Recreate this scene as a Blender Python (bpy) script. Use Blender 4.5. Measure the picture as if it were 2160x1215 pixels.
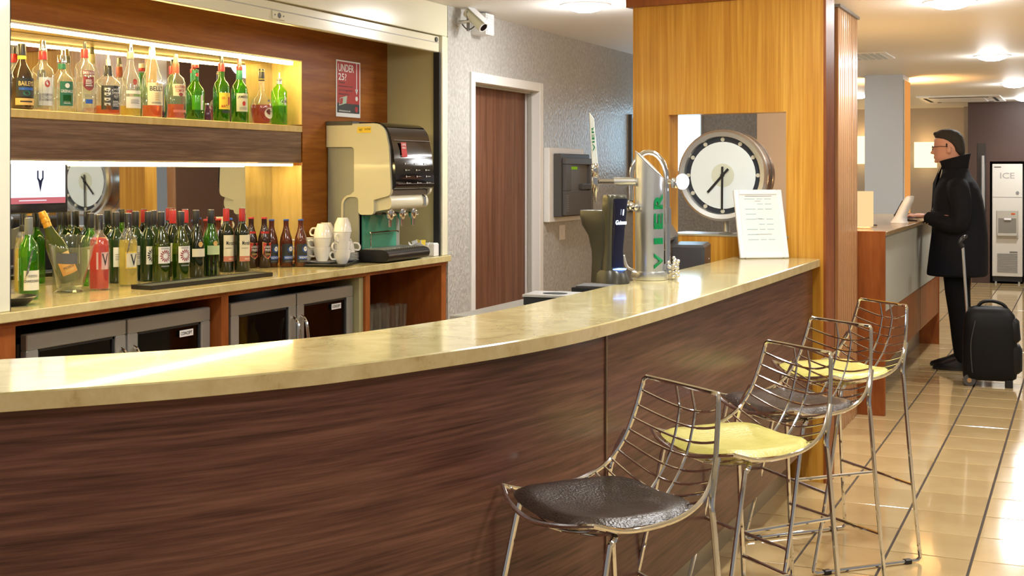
import bpy, bmesh, math, random
from mathutils import Vector, Matrix
random.seed(7)
for o in list(bpy.data.objects): bpy.data.objects.remove(o)
S = bpy.context.scene
COL = S.collection
# ------------------------------------------------------------------ camera, world, exposure
cd = bpy.data.cameras.new('camera'); cam = bpy.data.objects.new('camera', cd); COL.objects.link(cam)
cam.location = (0, 0, 1.52); cam.rotation_euler = (math.pi/2, 0, 0.4202)
cd.sensor_fit = 'HORIZONTAL'; cd.sensor_width = 36; cd.lens = 45; cd.shift_y = -(607.5-365)/2160
cd.clip_start = .05; cd.clip_end = 100
S.camera = cam
W = bpy.data.worlds.new('world'); S.world = W; W.use_nodes = True
bg = W.node_tree.nodes['Background']; bg.inputs[0].default_value = (1.0, .97, .94, 1); bg.inputs[1].default_value = .24
S.view_settings.view_transform = 'Standard'; S.view_settings.look = 'None'
S.view_settings.exposure = -0.06; S.view_settings.gamma = 1; S.view_settings.use_curve_mapping = False
try:
    S.cycles.transparent_max_bounces = 32; S.cycles.max_bounces = 10; S.cycles.sample_clamp_indirect = 6
except Exception: pass
# ------------------------------------------------------------------ materials
MATS = {}
def newmat(name):
    m = bpy.data.materials.new(name); m.use_nodes = True
    return m, m.node_tree, m.node_tree.nodes['Principled BSDF']
def setp(b, **k):
    for n, v in k.items():
        n = n.replace('_', ' ')
        if n in b.inputs: b.inputs[n].default_value = v
def c4(c): return (c[0], c[1], c[2], 1)
def pm(name, col, rough=.5, metal=0., coat=0., emit=None, es=0., spec=None):
    if name in MATS: return MATS[name]
    m, t, b = newmat(name)
    b.inputs['Base Color'].default_value = c4(col); b.inputs['Roughness'].default_value = rough; b.inputs['Metallic'].default_value = metal
    if coat: b.inputs['Coat Weight'].default_value = coat; b.inputs['Coat Roughness'].default_value = .06
    if emit: b.inputs['Emission Color'].default_value = c4(emit); b.inputs['Emission Strength'].default_value = es
    if spec is not None: b.inputs['Specular IOR Level'].default_value = spec
    MATS[name] = m; return m
def texco(t, scale, rot=(0,0,0)):
    tc = t.nodes.new('ShaderNodeTexCoord'); mp = t.nodes.new('ShaderNodeMapping')
    mp.inputs['Scale'].default_value = scale; mp.inputs['Rotation'].default_value = rot
    t.links.new(tc.outputs['Object'], mp.inputs['Vector']); return mp.outputs['Vector']
def ramp(t, fac, stops):
    r = t.nodes.new('ShaderNodeValToRGB'); e = r.color_ramp.elements
    while len(e) < len(stops): e.new(.5)
    for i, (p, c) in enumerate(stops): e[i].position = p; e[i].color = c4(c)
    t.links.new(fac, r.inputs[0]); return r.outputs[0]
def noise(t, vec, scale, detail=4, rough=.55, dist=0.):
    n = t.nodes.new('ShaderNodeTexNoise'); n.inputs['Scale'].default_value = scale; n.inputs['Detail'].default_value = detail
    n.inputs['Roughness'].default_value = rough; n.inputs['Distortion'].default_value = dist
    t.links.new(vec, n.inputs['Vector']); return n.outputs[0]
def bump(t, b, h, strength, dist=.01):
    n = t.nodes.new('ShaderNodeBump'); n.inputs['Strength'].default_value = strength; n.inputs['Distance'].default_value = dist
    t.links.new(h, n.inputs['Height']); t.links.new(n.outputs[0], b.inputs['Normal'])
def wood(name, dark, mid, light, scale, rough=.4, fine=8., coat=0., dist=.6, k1=.62, k2=.45):
    """scale: per-axis frequency, small along the grain"""
    m, t, b = newmat(name); v = texco(t, scale)
    n1 = noise(t, v, 1., 5, .6, dist); n2 = noise(t, v, fine, 3, .6)
    mx = t.nodes.new('ShaderNodeMath'); mx.operation = 'MULTIPLY_ADD'; mx.inputs[1].default_value = k2
    t.links.new(n2, mx.inputs[0]); 
    ml = t.nodes.new('ShaderNodeMath'); ml.operation = 'MULTIPLY'; ml.inputs[1].default_value = k1
    t.links.new(n1, ml.inputs[0]); t.links.new(ml.outputs[0], mx.inputs[2])
    t.links.new(ramp(t, mx.outputs[0], [(.36, dark), (.52, mid), (.68, light)]), b.inputs['Base Color'])
    b.inputs['Roughness'].default_value = rough; b.inputs['Specular IOR Level'].default_value = .3
    if coat: b.inputs['Coat Weight'].default_value = coat; b.inputs['Coat Roughness'].default_value = .15
    bump(t, b, n2, .06, .002)
    MATS[name] = m; return m
def mottle(name, stops, scale, rough=.3, bumpv=0., detail=6, coat=0., bscale=None, dist=0.):
    m, t, b = newmat(name); v = texco(t, (1,1,1)); n = noise(t, v, scale, detail, .65, dist)
    t.links.new(ramp(t, n, stops), b.inputs['Base Color']); b.inputs['Roughness'].default_value = rough
    if coat: b.inputs['Coat Weight'].default_value = coat; b.inputs['Coat Roughness'].default_value = .04
    if bumpv:
        n2 = noise(t, v, bscale or scale, 2, .5); bump(t, b, n2, bumpv, .01)
    MATS[name] = m; return m
def glassy(name, tint, body=.15, rough=.02, bodycol=None, fres=1.45, boost=0.):
    """thin tinted glass: tinted see-through, a little body colour, fresnel gloss"""
    m = bpy.data.materials.new(name); m.use_nodes = True; t = m.node_tree; t.nodes.clear()
    out = t.nodes.new('ShaderNodeOutputMaterial'); tr = t.nodes.new('ShaderNodeBsdfTransparent'); tr.inputs[0].default_value = c4(tint)
    df = t.nodes.new('ShaderNodeBsdfDiffuse'); df.inputs[0].default_value = c4(bodycol or tint)
    tl = t.nodes.new('ShaderNodeBsdfTranslucent'); tl.inputs[0].default_value = c4(bodycol or tint)
    a = t.nodes.new('ShaderNodeMixShader'); a.inputs[0].default_value = .5; t.links.new(df.outputs[0], a.inputs[1]); t.links.new(tl.outputs[0], a.inputs[2])
    b = t.nodes.new('ShaderNodeMixShader'); b.inputs[0].default_value = body; t.links.new(tr.outputs[0], b.inputs[1]); t.links.new(a.outputs[0], b.inputs[2])
    gl = t.nodes.new('ShaderNodeBsdfGlossy'); gl.inputs['Roughness'].default_value = rough; gl.inputs[0].default_value = (1,1,1,1)
    lw = t.nodes.new('ShaderNodeLayerWeight'); lw.inputs[0].default_value = .5
    pw = t.nodes.new('ShaderNodeMath'); pw.operation = 'POWER'; pw.inputs[1].default_value = 4.; t.links.new(lw.outputs['Facing'], pw.inputs[0])
    fr = t.nodes.new('ShaderNodeMath'); fr.operation = 'MULTIPLY_ADD'; fr.inputs[1].default_value = .8; fr.inputs[2].default_value = ((fres-1)/(fres+1))**2; t.links.new(pw.outputs[0], fr.inputs[0])
    mx = t.nodes.new('ShaderNodeMixShader')
    ad = t.nodes.new('ShaderNodeMath'); ad.operation = 'ADD'; ad.use_clamp = True; ad.inputs[1].default_value = boost; t.links.new(fr.outputs[0], ad.inputs[0])
    t.links.new(ad.outputs[0], mx.inputs[0]); t.links.new(b.outputs[0], mx.inputs[1]); t.links.new(gl.outputs[0], mx.inputs[2])
    t.links.new(mx.outputs[0], out.inputs[0]); MATS[name] = m; return m
def emis(name, col, s):
    if name in MATS: return MATS[name]
    m = bpy.data.materials.new(name); m.use_nodes = True; t = m.node_tree; t.nodes.clear()
    o = t.nodes.new('ShaderNodeOutputMaterial'); e = t.nodes.new('ShaderNodeEmission'); e.inputs[0].default_value = c4(col); e.inputs[1].default_value = s
    t.links.new(e.outputs[0], o.inputs[0]); MATS[name] = m; return m
# ------------------------------------------------------------------ mesh builder
class MB:
    def __init__(s): s.v = []; s.f = []; s.m = []
    def add(s, vs, fs, mi=0):
        b = len(s.v); s.v += [tuple(p) for p in vs]; s.f += [tuple(i+b for i in f) for f in fs]; s.m += [mi]*len(fs); return s
    def box(s, x0, y0, z0, x1, y1, z1, mi=0, M=None):
        vs = [Vector(p) for p in ((x0,y0,z0),(x1,y0,z0),(x1,y1,z0),(x0,y1,z0),(x0,y0,z1),(x1,y0,z1),(x1,y1,z1),(x0,y1,z1))]
        if M is not None: vs = [M @ p for p in vs]
        return s.add(vs, [(0,3,2,1),(4,5,6,7),(0,1,5,4),(1,2,6,5),(2,3,7,6),(3,0,4,7)], mi)
    def cyl(s, p0, p1, r0, r1=None, n=14, caps=True, mi=0):
        p0 = Vector(p0); p1 = Vector(p1); r1 = r0 if r1 is None else r1
        d = (p1-p0).normalized(); a = d.orthogonal().normalized(); b = d.cross(a)
        vs = []
        for p, r in ((p0, r0), (p1, r1)):
            for i in range(n):
                q = 2*math.pi*i/n; vs.append(p + a*(r*math.cos(q)) + b*(r*math.sin(q)))
        fs = [(i, (i+1) % n, n+(i+1) % n, n+i) for i in range(n)]
        if caps: fs += [tuple(range(n-1, -1, -1)), tuple(range(n, 2*n))]
        return s.add(vs, fs, mi)
    def tube(s, pts, r, n=8, closed=False, mi=0):
        pts = [Vector(p) for p in pts]; L = len(pts); rr = r if isinstance(r, (list, tuple)) else [r]*L
        tang = []
        for i in range(L):
            if closed: d = pts[(i+1) % L] - pts[i-1]
            else: d = pts[min(i+1, L-1)] - pts[max(i-1, 0)]
            tang.append(d.normalized())
        a = tang[0].orthogonal().normalized(); vs = []
        for i in range(L):
            a = (a - tang[i]*a.dot(tang[i])).normalized(); b = tang[i].cross(a)
            for k in range(n):
                q = 2*math.pi*k/n; vs.append(pts[i] + a*(rr[i]*math.cos(q)) + b*(rr[i]*math.sin(q)))
        fs = []
        for i in range(L if closed else L-1):
            j = (i+1) % L
            for k in range(n): fs.append((i*n+k, i*n+(k+1) % n, j*n+(k+1) % n, j*n+k))
        if not closed: fs += [tuple(range(n-1, -1, -1)), tuple(range((L-1)*n, L*n))]
        return s.add(vs, fs, mi)
    def lathe(s, prof, n=20, c=(0,0,0), M=None, mi=0, sq=0., sx=1., sy=1.):
        """prof: (r, z) bottom to top; sq>0 squares the section"""
        vs = []; c = Vector(c)
        for r, z in prof:
            for i in range(n):
                q = 2*math.pi*i/n; cx, sn = math.cos(q), math.sin(q)
                k = 1.
                if sq: k = 1/((abs(cx)**(2+sq*8)+abs(sn)**(2+sq*8))**(1/(2+sq*8)))
                p = Vector((r*k*cx*sx, r*k*sn*sy, z)); vs.append((M @ p if M is not None else p) + c)
        L = len(prof); fs = []
        for i in range(L-1):
            for k in range(n): fs.append((i*n+k, i*n+(k+1) % n, (i+1)*n+(k+1) % n, (i+1)*n+k))
        fs += [tuple(range(n-1, -1, -1)), tuple(range((L-1)*n, L*n))]
        return s.add(vs, fs, mi)
    def prism(s, poly, z0, z1, mi=0, M=None):
        n = len(poly); vs = [Vector((x, y, z0)) for x, y in poly] + [Vector((x, y, z1)) for x, y in poly]
        if M is not None: vs = [M @ p for p in vs]
        return s.add(vs, [tuple(range(n-1, -1, -1)), tuple(range(n, 2*n))] + [(i, (i+1) % n, n+(i+1) % n, n+i) for i in range(n)], mi)
    def sphere(s, c, r, n=12, m=8, sc=(1,1,1), mi=0, M=None):
        prof = [(max(r*math.sin(math.pi*i/m), 1e-4), -r*math.cos(math.pi*i/m)) for i in range(m+1)]
        b = len(s.v); s.lathe(prof, n, (0,0,0), None, mi)
        for i in range(b, len(s.v)):
            p = Vector(s.v[i]); p = Vector((p.x*sc[0], p.y*sc[1], p.z*sc[2]))
            if M is not None: p = M @ p
            s.v[i] = tuple(p + Vector(c))
        return s
    def strip(s, rows, closed=False, mi=0):
        """grid skin through rows of points"""
        n = len(rows[0]); vs = [p for r in rows for p in r]; fs = []
        for i in range(len(rows)-1):
            for k in range(n if closed else n-1): fs.append((i*n+k, i*n+(k+1) % n, (i+1)*n+(k+1) % n, (i+1)*n+k))
        return s.add(vs, fs, mi)
    def build(s, name, mats, parent=None, smooth=True, bevel=0., loc=None, ang=.7, seg=1, fix=True):
        me = bpy.data.meshes.new(name); me.from_pydata([tuple(p) for p in s.v], [], s.f)
        mats = mats if isinstance(mats, (list, tuple)) else [mats]
        for m in mats: me.materials.append(MATS[m] if isinstance(m, str) else m)
        if len(mats) > 1: me.polygons.foreach_set('material_index', s.m)
        if bevel or fix:
            bm = bmesh.new(); bm.from_mesh(me)
            if fix: bmesh.ops.recalc_face_normals(bm, faces=bm.faces)
            if bevel:
                es = [e for e in bm.edges if len(e.link_faces) == 2 and e.calc_face_angle(0) > .5]
                bmesh.ops.bevel(bm, geom=es, offset=bevel, segments=seg, affect='EDGES', profile=.5, clamp_overlap=True)
            bm.to_mesh(me); bm.free()
        if smooth: me.shade_smooth(); me.set_sharp_from_angle(angle=ang)
        o = bpy.data.objects.new(name, me); COL.objects.link(o)
        if parent is not None: o.parent = parent
        if loc is not None: o.location = loc
        return o
def tag(o, label, cat, group=None):
    o['label'] = label; o['category'] = cat
    if group: o['group'] = group
    return o
def thing(name, label, cat, loc=(0,0,0), rotz=0., group=None):
    o = bpy.data.objects.new(name, None); COL.objects.link(o); o.empty_display_size = .1
    o.location = loc; o.rotation_euler = (0,0,rotz); return tag(o, label, cat, group)
def struct(name, mb, mat, smooth=False, bevel=0., parent=None, **k):
    o = mb.build(name, mat, parent, smooth, bevel, **k)
    if parent is None: o['kind'] = 'structure'
    return o
def kids(o): return [c for c in o.children]
def copy_tree(o, parent=None):
    c = o.copy(); COL.objects.link(c); c.parent = parent
    for ch in list(o.children): copy_tree(ch, c)
    return c
_txt = {}
def text_geo(body, size=1., space=1., bold=.012):
    """flat lettering: (verts xy, faces), centred on its own box"""
    key = (body, space, bold)
    if key not in _txt:
        cu = bpy.data.curves.new('lettering', 'FONT'); cu.body = body; cu.size = 1.; cu.space_character = space
        cu.resolution_u = 3; cu.offset = bold
        ob = bpy.data.objects.new('lettering', cu); me = ob.to_mesh()
        vs = [(v.co.x, v.co.y) for v in me.vertices]; fs = [tuple(p.vertices) for p in me.polygons]
        ob.to_mesh_clear(); bpy.data.objects.remove(ob); bpy.data.curves.remove(cu)
        x0 = min(v[0] for v in vs); x1 = max(v[0] for v in vs); y0 = min(v[1] for v in vs); y1 = max(v[1] for v in vs)
        _txt[key] = ([((x-(x0+x1)/2), (y-(y0+y1)/2)) for x, y in vs], fs, x1-x0, y1-y0)
    vs, fs, w, h = _txt[key]; return vs, fs, w, h
def text_on(mb, body, fn, width=None, height=None, cx=0., cy=0., mi=0, space=1., bold=.012):
    """fn(x, y) -> point on the surface; fits the lettering into width and/or height"""
    vs, fs, w, h = text_geo(body, 1., space, bold)
    if width and height: sx, sy = width/w, height/h
    elif width: sx = sy = width/w
    else: sx = sy = height/h
    mb.add([fn(cx+x*sx, cy+y*sy) for x, y in vs], fs, mi)
def plane_fn(o, right, up, off=0.):
    o = Vector(o); r = Vector(right).normalized(); u = Vector(up).normalized(); n = r.cross(u)
    return lambda x, y: o + r*x + u*y + n*off
def cyl_fn(rad, ang, z0, c=(0,0), off=.0008):
    return lambda x, y: Vector((c[0]+(rad+off)*math.cos(ang+x/rad), c[1]+(rad+off)*math.sin(ang+x/rad), z0+y))
def rect_on(mb, fn, x0, y0, x1, y1, nx=8, ny=1, mi=0):
    rows = [[fn(x0+(x1-x0)*i/nx, y0+(y1-y0)*j/ny) for i in range(nx+1)] for j in range(ny+1)]
    mb.strip(rows, mi=mi)
def poly_on(mb, fn, pts, mi=0):
    mb.add([fn(x, y) for x, y in pts], [tuple(range(len(pts)))], mi)
def disc_on(mb, fn, cx, cy, r, n=20, mi=0, ry=None):
    poly_on(mb, fn, [(cx+r*math.cos(2*math.pi*i/n), cy+(ry or r)*math.sin(2*math.pi*i/n)) for i in range(n)], mi)
def crom(pts, per=6):
    pts = [Vector(p) for p in pts]; out = []
    for i in range(len(pts)-1):
        p0 = pts[max(i-1, 0)]; p1 = pts[i]; p2 = pts[i+1]; p3 = pts[min(i+2, len(pts)-1)]
        for k in range(per):
            t = k/per
            out.append(.5*((2*p1) + (p2-p0)*t + (2*p0-5*p1+4*p2-p3)*t*t + (3*p1-p0-3*p2+p3)*t**3))
    out.append(pts[-1]); return out
# ------------------------------------------------------------------ palette
wood('walnut_h', (.045,.016,.010), (.118,.047,.030), (.195,.084,.055), (.8,.8,26), .33, 4.5, .12, dist=.5, k1=.45, k2=.60)
wood('walnut_shelf', (.065,.033,.018), (.14,.078,.045), (.22,.135,.082), (9,1.2,30), .45, 4.)
wood('walnut_v', (.095,.036,.019), (.16,.068,.036), (.22,.105,.062), (26,26,.9), .4, 4.)
wood('oak_v', (.42,.175,.016), (.57,.27,.032), (.70,.38,.065), (22,22,.55), .30, 4., .35)
wood('orange_wood', (.20,.055,.004), (.28,.088,.008), (.37,.13,.016), (3,1.0,14), .42, 5.)
wood('cherry', (.17,.042,.008), (.25,.068,.013), (.33,.10,.022), (5,5,1.0), .38, 5., .1)
wood('beech_slat', (.32,.16,.07), (.42,.225,.105), (.51,.295,.15), (20,20,.6), .32, 4., .3)
wood('birch_panel', (.52,.36,.11), (.62,.45,.16), (.70,.53,.22), (8,8,1.2), .4, 4.)
mottle('marble', [(.30, (.42,.33,.13)), (.45, (.56,.47,.22)), (.56, (.62,.53,.26)), (.72, (.70,.62,.34))], 7., .14, 0, 9, .25, dist=.8)
mottle('marble_edge', [(.28, (.34,.22,.07)), (.42, (.55,.42,.20)), (.60, (.63,.51,.27)), (.75, (.70,.60,.36))], 9., .3, 0, 9)
mottle('tile', [(.3, (.53,.37,.17)), (.55, (.60,.43,.205)), (.75, (.66,.49,.245))], 2.2, .10, 0, 3, .5)
pm('grout', (.055,.04,.032), .8)
def wallpaper(name):
    m, t, b = newmat(name); v = texco(t, (1,1,.8)); n = noise(t, v, 52., 2, .5, .3)
    t.links.new(ramp(t, n, [(.34,(.40,.395,.375)),(.50,(.465,.46,.435)),(.66,(.535,.53,.505))]), b.inputs['Base Color'])
    b.inputs['Roughness'].default_value = .36; bump(t, b, n, .7, .010); MATS[name] = m
wallpaper('wallpaper')
pm('beige_wall', (.52,.45,.37), .6); pm('beige_wall_b', (.48,.40,.31), .6)
pm('ceiling_paint', (.80,.785,.74), .5); pm('brown_wall', (.055,.027,.020), .5)
pm('cream_metal', (.80,.78,.60), .22, 0, .3); pm('olive_wall', (.56,.51,.27), .6)
pm('white_paint', (.80,.80,.78), .35); pm('grey_jamb', (.42,.42,.38), .45)
pm('black_plastic', (.012,.012,.013), .3); pm('black_matte', (.012,.012,.013), .7); pm('dark_grey', (.075,.073,.072), .42); pm('mid_grey', (.22,.22,.22), .4)
pm('chrome', (.86,.86,.86), .06, 1.); pm('steel', (.40,.405,.37), .34, .55); pm('satin_steel', (.70,.71,.70), .30, .9)
pm('kick_steel', (.46,.43,.36), .35, .75)
pm('white_china', (.86,.86,.84), .12, 0, .4); pm('white_plastic', (.80,.80,.80), .35)
pm('mirror', (.78,.80,.78), .015, 1.)
glassy('clear_glass', (.95,.97,.95), .03, .02, (.9,.95,.92)); glassy('fridge_glass', (.35,.36,.33), .02, .03, (.03,.03,.03), 1.5)
# ================================================================== SETTING
# floor: grout bed + tiles
fl = MB(); fl.box(-4.5,-2.5,-.06, 4.5,21,-.008); floor = struct('floor', fl, 'grout')
TX, TY, X0, Y0 = .3163, .3522, -1.0350, 5.3235
tm = MB(); tm.box(-TX/2+.005,-TY/2+.0042,-.03, TX/2-.005,TY/2-.0042,0)
tile_mesh = None; rest = MB(); ntile = 0
cells = []
for i in range(-12, 18):
    for j in range(-22, 45):
        x = X0+(i+.5)*TX; y = Y0+(j+.5)*TY
        if x < -4.4 or x > 4.4 or y < -2.3 or y > 20.8: continue
        vis = x > -1.75 and x < -.02*y+.30 and y > 4.0 and y < 19
        cells.append((not vis, y, x, y))
cells.sort()
for nv, _, x, y in cells:
    if not nv and ntile < 300:
        if tile_mesh is None:
            o = tm.build('tile', 'tile', floor, False, .0015, loc=(x, y, random.uniform(-.0004,.0004))); tile_mesh = o.data
        else:
            o = bpy.data.objects.new('tile', tile_mesh); COL.objects.link(o); o.parent = floor; o.location = (x, y, random.uniform(-.0004,.0004))
        ntile += 1
    else: rest.box(x-TX/2+.005, y-TY/2+.003, -.03, x+TX/2-.005, y+TY/2-.003, 0)
o = rest.build('tile_field', 'tile', floor, False); o['kind'] = 'stuff'
# ceiling with a raised coffer line over the reception
ce = MB(); ce.box(-4.5,-2.5,2.5, 4.5,21,2.56); struct('ceiling', ce, 'ceiling_paint')
# left wall with the door opening: x = -3.4, from the bar niche frame to the end wall
wl = MB()
wl.box(-3.52,6.69,0, -3.40,7.02,2.5); wl.box(-3.52,7.02,2.09, -3.40,8.06,2.5); wl.box(-3.52,8.06,0, -3.40,10.5,2.5)
struct('wall_left', wl, 'wallpaper')
w2 = MB(); w2.box(-3.52,10.5,0, -2.2,10.6,2.5); struct('wall_end', w2, 'wallpaper')
w3 = MB(); w3.box(-2.235,9.5,0, -1.80,10.5,2.5); struct('wall_return', w3, 'beige_wall')
w4 = MB(); w4.box(-4.5,20.2,0, -1.45,20.3,2.5); w4.box(-1.62,20.0,0,-1.45,20.2,2.5); struct('wall_far', w4, 'beige_wall')
# brown wall with the recess for the ice machine
YB = 18.8
w5 = MB()
for x0, x1, z0, z1 in ((-1.47,-1.185,0,2.5),(-1.185,-.735,1.68,2.5),(-.735,-.62,0,2.5),(-.60,2.5,0,2.5)): w5.box(x0,YB,z0, x1,YB+.5,z1)
w5.box(-1.185,YB+.45,0, -.735,YB+.5,1.68); w5.box(-1.47,YB+.5,0, 2.5,YB+.6,2.5)
brown = struct('wall_brown', w5, 'brown_wall')
# dark slot with a long steel pull
t = thing('door_pull', 'long vertical steel pull handle in a dark slot on the brown wall', 'handle', (-1.29,YB,0))
MB().box(-.055,-.012,.25, .055,.012,1.93).build('slot_plate', 'black_plastic', t, False)
MB().cyl((.02,-.045,.35), (.02,-.045,1.76), .026, n=14).cyl((.02,-.045,.5),(.02,0,.5),.012).cyl((.02,-.045,1.6),(.02,0,1.6),.012).build('pull_bar', 'satin_steel', t)
# ---- door
dr = MB(); dr.box(-3.535,7.03,.0, -3.500,8.05,2.08)
d1 = struct('door_1', dr, 'walnut_v')
gz = MB(); gz.box(-3.500,7.05,.42, -3.492,7.19,1.80); gp = gz.build('glass_pane', pm('dark_pane', (.10,.11,.08), .12), d1, False)
bd = MB()
for a in ((7.04,.40,7.215,.425),(7.04,1.80,7.215,1.825),(7.19,.425,7.215,1.80)): bd.box(-3.500,a[0],a[1], -3.484,a[2],a[3])
bd.build('glazing_bead', pm('bead_oak', (.50,.33,.13), .4), d1, False)
fr = MB()
fr.box(-3.50,6.98,0, -3.385,7.035,2.135); fr.box(-3.50,8.045,0, -3.385,8.105,2.135); fr.box(-3.50,7.035,2.075, -3.385,8.045,2.135)
f1 = struct('trim_1', fr, 'white_paint', bevel=.003)
sj = MB(); sj.box(-3.47,7.035,0,-3.45,7.05,2.075); sj.box(-3.47,8.03,0,-3.445,8.045,2.075); sj.box(-3.47,7.05,2.06,-3.45,8.03,2.075)
sj.build('door_stop', 'grey_jamb', f1, False)
# ---- back-bar alcove: wood wall with two lit niches
XF, XM = -3.767, -3.95
bb = MB()
bb.box(-4.25,3.0,2.113, XF,6.62,2.5)               # band above the niche
bb.box(-4.10,5.719,1.04, XF,6.62,2.113)            # panel right of the niche
bb.box(-4.25,3.0,0, -4.17,5.719,2.113)             # backing
wbb = struct('wall_back_bar', bb, 'orange_wood')
sp = MB(); sp.box(-4.03,5.719-.006,1.07, XF-.002,5.719,1.56); sp.box(-4.03,5.719-.006,1.775, XF-.002,5.719,2.113)
sp.build('niche_side_panel', 'birch_panel', wbb, False)
tp = MB(); tp.box(-4.15,3.0,2.108, XF-.002,5.713,2.113); tp.build('niche_top_panel', 'birch_panel', wbb, False)
sw = MB(); sw.box(-4.10,6.62,1.04, -3.455,6.69,2.5); struct('wall_alcove_side', sw, 'olive_wall')
wn = MB(); wn.box(-3.52,-2.5,0, -3.42,2.88,2.5); struct('wall_left_near', wn, 'wallpaper')
w0 = MB(); w0.box(-4.25,2.88,0, -3.42,3.0,2.5); struct('wall_alcove_near', w0, 'olive_wall')
# shelf between the niches
sh = MB(); sh.box(-4.15,3.0,1.575, XF-.004,5.712,1.735)
shelf = thing('display_shelf', 'thick walnut-faced shelf carrying the spirit bottles above the counter', 'shelf', (XF,4.36,1.575))
def loc_mb(mb, o):
    mb.v = [tuple(Vector(p)-Vector(o)) for p in mb.v]; return mb
loc_mb(sh, (XF,4.36,1.575)).build('shelf_body', 'walnut_shelf', shelf, False)
s2 = MB(); s2.box(-4.15,3.0,1.735, XF+.004,5.712,1.768); loc_mb(s2, (XF,4.36,1.575)).build('shelf_board', 'birch_panel', shelf, False, .002)
# mirrors (hung a touch out of square)
def mirror(name, label, z0, z1):
    y0, y1 = 3.05, 5.711; t = thing(name, label, 'mirror', (-3.95, 4.4, z0)); m = MB()
    xa = lambda y, z: XM-.002-.0550*(y1-y)-.0098*(z-z0)
    vs = [(xa(y0,z0)+3.95,y0-4.4,0),(xa(y1,z0)+3.95,y1-4.4,0),(xa(y1,z1)+3.95,y1-4.4,z1-z0),(xa(y0,z1)+3.95,y0-4.4,z1-z0)]
    bk = [(v[0]-.006, v[1], v[2]) for v in vs]
    m.add(vs+bk, [(0,1,2,3),(7,6,5,4),(0,4,5,1),(1,5,6,2),(2,6,7,3),(3,7,4,0)])
    m.build('mirror_glass', 'mirror', t, False); return t
mirror('niche_mirror', 'mirror at the back of the niche behind the wine bottles', 1.04, 1.574)
mirror('niche_mirror', 'mirror at the back of the upper niche behind the spirit bottles', 1.769, 2.106)
# light strips
def strip(label, y0, y1, x, z, s, hw=.012, hh=.006):
    t = thing('light_strip', label, 'light strip', (x,(y0+y1)/2,z))
    MB().box(-hw-.004,y0-(y0+y1)/2,hh, hw+.004,y1-(y0+y1)/2,hh+.008).build('channel', 'satin_steel', t, False)
    MB().box(-hw,y0-(y0+y1)/2,-hh, hw,y1-(y0+y1)/2,hh).build('diffuser', emis('strip_glow_%d' % s, (1.,.72,.27), s), t, False)
strip('glowing warm light strip along the top of the upper niche', 3.1, 5.66, -3.80, 2.093, 80)
strip('glowing warm light strip under the walnut shelf', 3.1, 5.66, -3.80, 1.562, 44)
# shutter housing, bottom bar and guides
t = thing('roller_shutter', 'cream metal roller shutter raised above the back counter', 'shutter', (-3.40,4.9,2.22))
MB().box(-.16,-1.55,.097, .0,1.785,.28).build('fascia', 'cream_metal', t, False, .003)
b_ = MB(); b_.box(-.05,-1.53,0, -.012,1.700,.092); b_.build('bottom_bar', 'cream_metal', t, False, .004)
MB().box(-.012,-1.53,.052, -.009,1.698,.056).build('bar_groove', 'grey_jamb', t, False)
lk = MB(); lk.box(-.012,.025,.010, -.004,.125,.050); lk.build('lock_plate', 'cream_metal', t, False, .003)
MB().cyl((-.012,.075,.03),(-.002,.075,.03),.013,n=14).cyl((-.012,.04,.03),(-.003,.04,.03),.004).cyl((-.012,.11,.03),(-.003,.11,.03),.004).build('lock_barrel', 'dark_grey', t)
MB().cyl((-.012,1.66,.07),(-.004,1.66,.07),.014,n=14).build('end_lock', 'dark_grey', t)
t = thing('shutter_guide', 'cream vertical shutter guide rail beside the textured wall', 'guide rail', (-3.40,6.65,1.04))
MB().box(-.06,-.03,0, .0,.04,1.276).build('rail', 'cream_metal', t, False, .003)
MB().box(-.05,-.048,0, -.012,-.03,1.18).build('rail_slot', 'black_matte', t, False)
t = thing('shutter_guide', 'broad cream shutter post at the left edge of the back counter', 'guide rail', (-3.40,3.24,1.04))
MB().box(-.07,-.16,0, .0,.105,1.276).build('rail', 'cream_metal', t, False, .003)
MB().box(-.05,.105,0, -.012,.118,1.18).build('rail_slot', 'black_matte', t, False)
# ---- clock panel (partition standing at the end of the bar), rotated 8 degrees
A = math.radians(8)
pan = thing('clock_partition', 'golden oak partition with a square opening at the end of the bar', 'partition', (-1.153,6.347,0))
PM_ = Matrix.Rotation(-A, 4, 'Z')      # local +x = right along the face, local +y = behind the face
def prect(mb, s0, s1, z0, z1, d0=0., d1=.12): mb.box(-s1, d0, z0, -s0, d1, z1, M=PM_); return mb
m = MB(); prect(m,.203,.845,1.825,2.40); prect(m,0,.203,0,2.5); prect(m,.845,1.052,0,2.40); prect(m,.203,.845,0,1.195)
m.build('oak_face', 'oak_v', pan, False)
m = MB(); prect(m, 0.012,1.08,2.40,2.5,-.03,.15); m.build('head_trim', 'cherry', pan, False, .002)
m = MB(); prect(m, -.001,.012,0,2.5,-.002,.125); m.build('edge_lipping', 'cherry', pan, False)
m = MB(); prect(m,.19,.86,1.195,1.205,-.004,.26); m.build('sill', 'satin_steel', pan, False, .001)
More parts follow.
